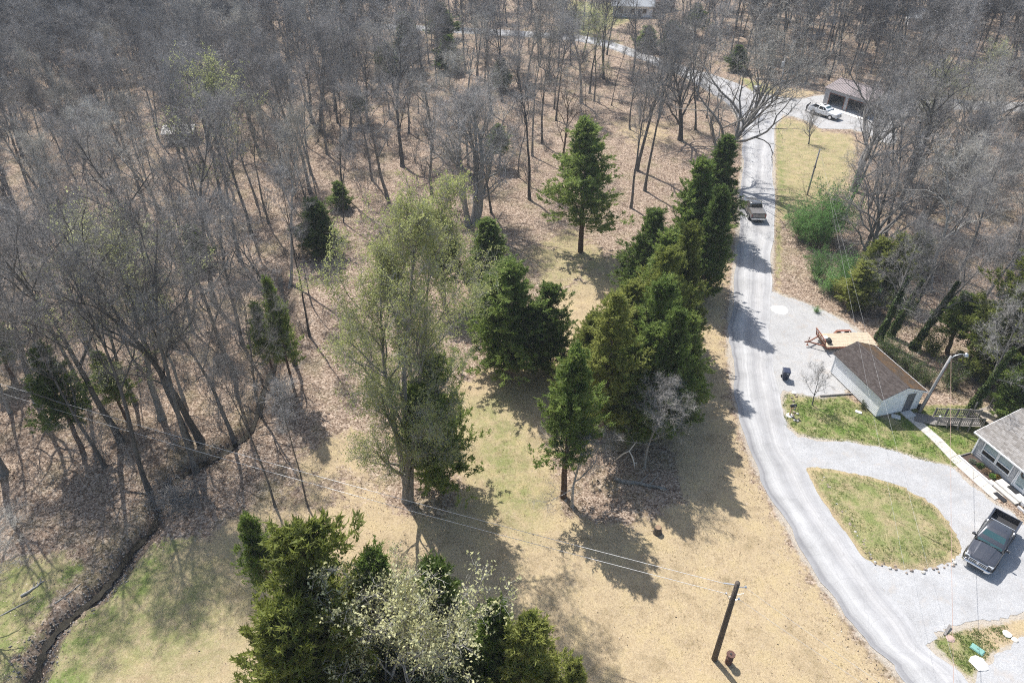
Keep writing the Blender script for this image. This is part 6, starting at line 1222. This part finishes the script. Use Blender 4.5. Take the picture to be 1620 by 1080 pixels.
# ------------------------------------------------------------------ grass blades and fallen leaves (nobody could count them)
def tufts(name, polys, n, mat, label, hgt_, seed, zoff=0.0, cat='grass'):
    rs = np.random.RandomState(seed); A = Acc(); Ps = []
    for poly, share in polys:
        P = np.array(poly); lo, hi = P.min(0), P.max(0); q = rs.uniform(lo, hi, (int(n * share * 3), 2)); q = q[sdist(q[:, 0], q[:, 1], P) > 0.15][:int(n * share)]; Ps.append(q)
    q = np.concatenate(Ps); q = q[(wob(q[:, 0], q[:, 1], 1.7, 0.4) + rs.normal(0, 0.6, len(q))) > -0.3]
    k = 5; B = np.repeat(np.column_stack([q, np.full(len(q), zoff)]), k, 0) + rs.normal(0, 0.05, (len(q) * k, 3)) * (1, 1, 0); d = nrm(rs.normal(0, 0.5, B.shape) + (0, 0, 1.0)); h = hgt_ * rs.uniform(0.5, 1.4, (len(B), 1)); A.spikes(B, B + d * h, np.full(len(B), 0.035), rs)
    tag(mobj(name, A.mesh(name), mat), label, cat, kind='stuff')
GRASSM = leafmat('grass_blades', [(0.09, 0.15, 0.028), (0.145, 0.215, 0.045), (0.25, 0.30, 0.09)], 0.3, scale=0.8); 
tufts('grass', [(W(HOUSE_LAWN), 0.5)], 16000, GRASSM, 'short green grass of the lawn around the shed', 0.09, 3)
tufts('grass', [(W(ISLAND), 1.0)], 5000, GRASSM, 'short green grass tufts on the driveway island', 0.055, 4, 0.15)
tufts('grass', [(W([(1470, 1012), (1482, 1003), (1540, 990), (1600, 985), (1600, 1015), (1565, 1040), (1548, 1062), (1530, 1070)]), 1.0)], 1300, GRASSM, 'green grass tufts at the lower right corner', 0.09, 5)
DRYG = leafmat('dry_grass_blades', [(0.28, 0.22, 0.11), (0.40, 0.32, 0.19), (0.52, 0.43, 0.28)], 0.25, scale=0.5)
tufts('dry_grass', [(W([(420, 1085), (430, 860), (520, 720), (620, 700), (760, 600), (900, 470), (1130, 420), (1146, 600), (1180, 740), (1290, 940), (1400, 1085)]), 1.0)], 12000, DRYG, 'short dry tan grass tufts of the open lawn', 0.055, 11)
def leaf_litter():
    rs = np.random.RandomState(9); q = np.column_stack([rs.uniform(-48, 50, 130000), 22 + 95 * rs.rand(130000) ** 1.2]); 
    i = np.clip(np.searchsorted(gx, q[:, 0]), 0, nx - 1); j = np.clip(np.searchsorted(gy, q[:, 1]), 0, ny - 1); gz = grass.reshape(X.shape)[j, i]; pv = pave.reshape(X.shape)[j, i]; zz_ = Z.reshape(X.shape)[j, i]
    keep = (rs.rand(len(q)) < 1 - gz * 0.975) & (pv < -0.3) & (np.hypot(q[:, 0] - 40, q[:, 1] - 47) > 9); q = q[keep]; zz_ = zz_[keep]; A = Acc(); P = np.column_stack([q, zz_ + 0.02])
    A.leaves(P, rs.normal(0, 1, P.shape) * (1, 1, 0.25), rs.uniform(0.08, 0.18, len(P)), rs.uniform(0.06, 0.11, len(P)), rs)
    m, nt, b = newmat('dry_leaves'); r = N(nt, 'ShaderNodeNewGeometry').outputs['Random Per Island']; nt.links.new(ramp(nt, r, [(0, (0.17, 0.11, 0.075)), (0.4, (0.31, 0.23, 0.165)), (0.8, (0.46, 0.37, 0.28)), (1, (0.58, 0.50, 0.41))]), b.inputs['Base Color']); b.inputs['Roughness'].default_value = 0.9; b.inputs['Specular IOR Level'].default_value = 0.15
    tag(mobj('fallen_leaves', A.mesh('fallen_leaves'), m), 'brown fallen leaves strewn over the ground of the woods', 'leaves', kind='stuff')
leaf_litter()
# ------------------------------------------------------------------ air
def haze():
    m = bpy.data.materials.new('haze'); m.use_nodes = True; nt = m.node_tree; nt.nodes.clear(); out = N(nt, 'ShaderNodeOutputMaterial'); v = N(nt, 'ShaderNodeVolumePrincipled')
    v.inputs['Color'].default_value = (0.80, 0.88, 1.0, 1); v.inputs['Density'].default_value = 0.00026; v.inputs['Anisotropy'].default_value = 0.2; nt.links.new(v.outputs[0], out.inputs['Volume'])
    o = MB().box(0, 1200, 23.5, 6400, 5400, 50.5).build('haze', m); tag(o, 'thin pale blue air haze over the whole scene', 'haze', kind='stuff')
haze()
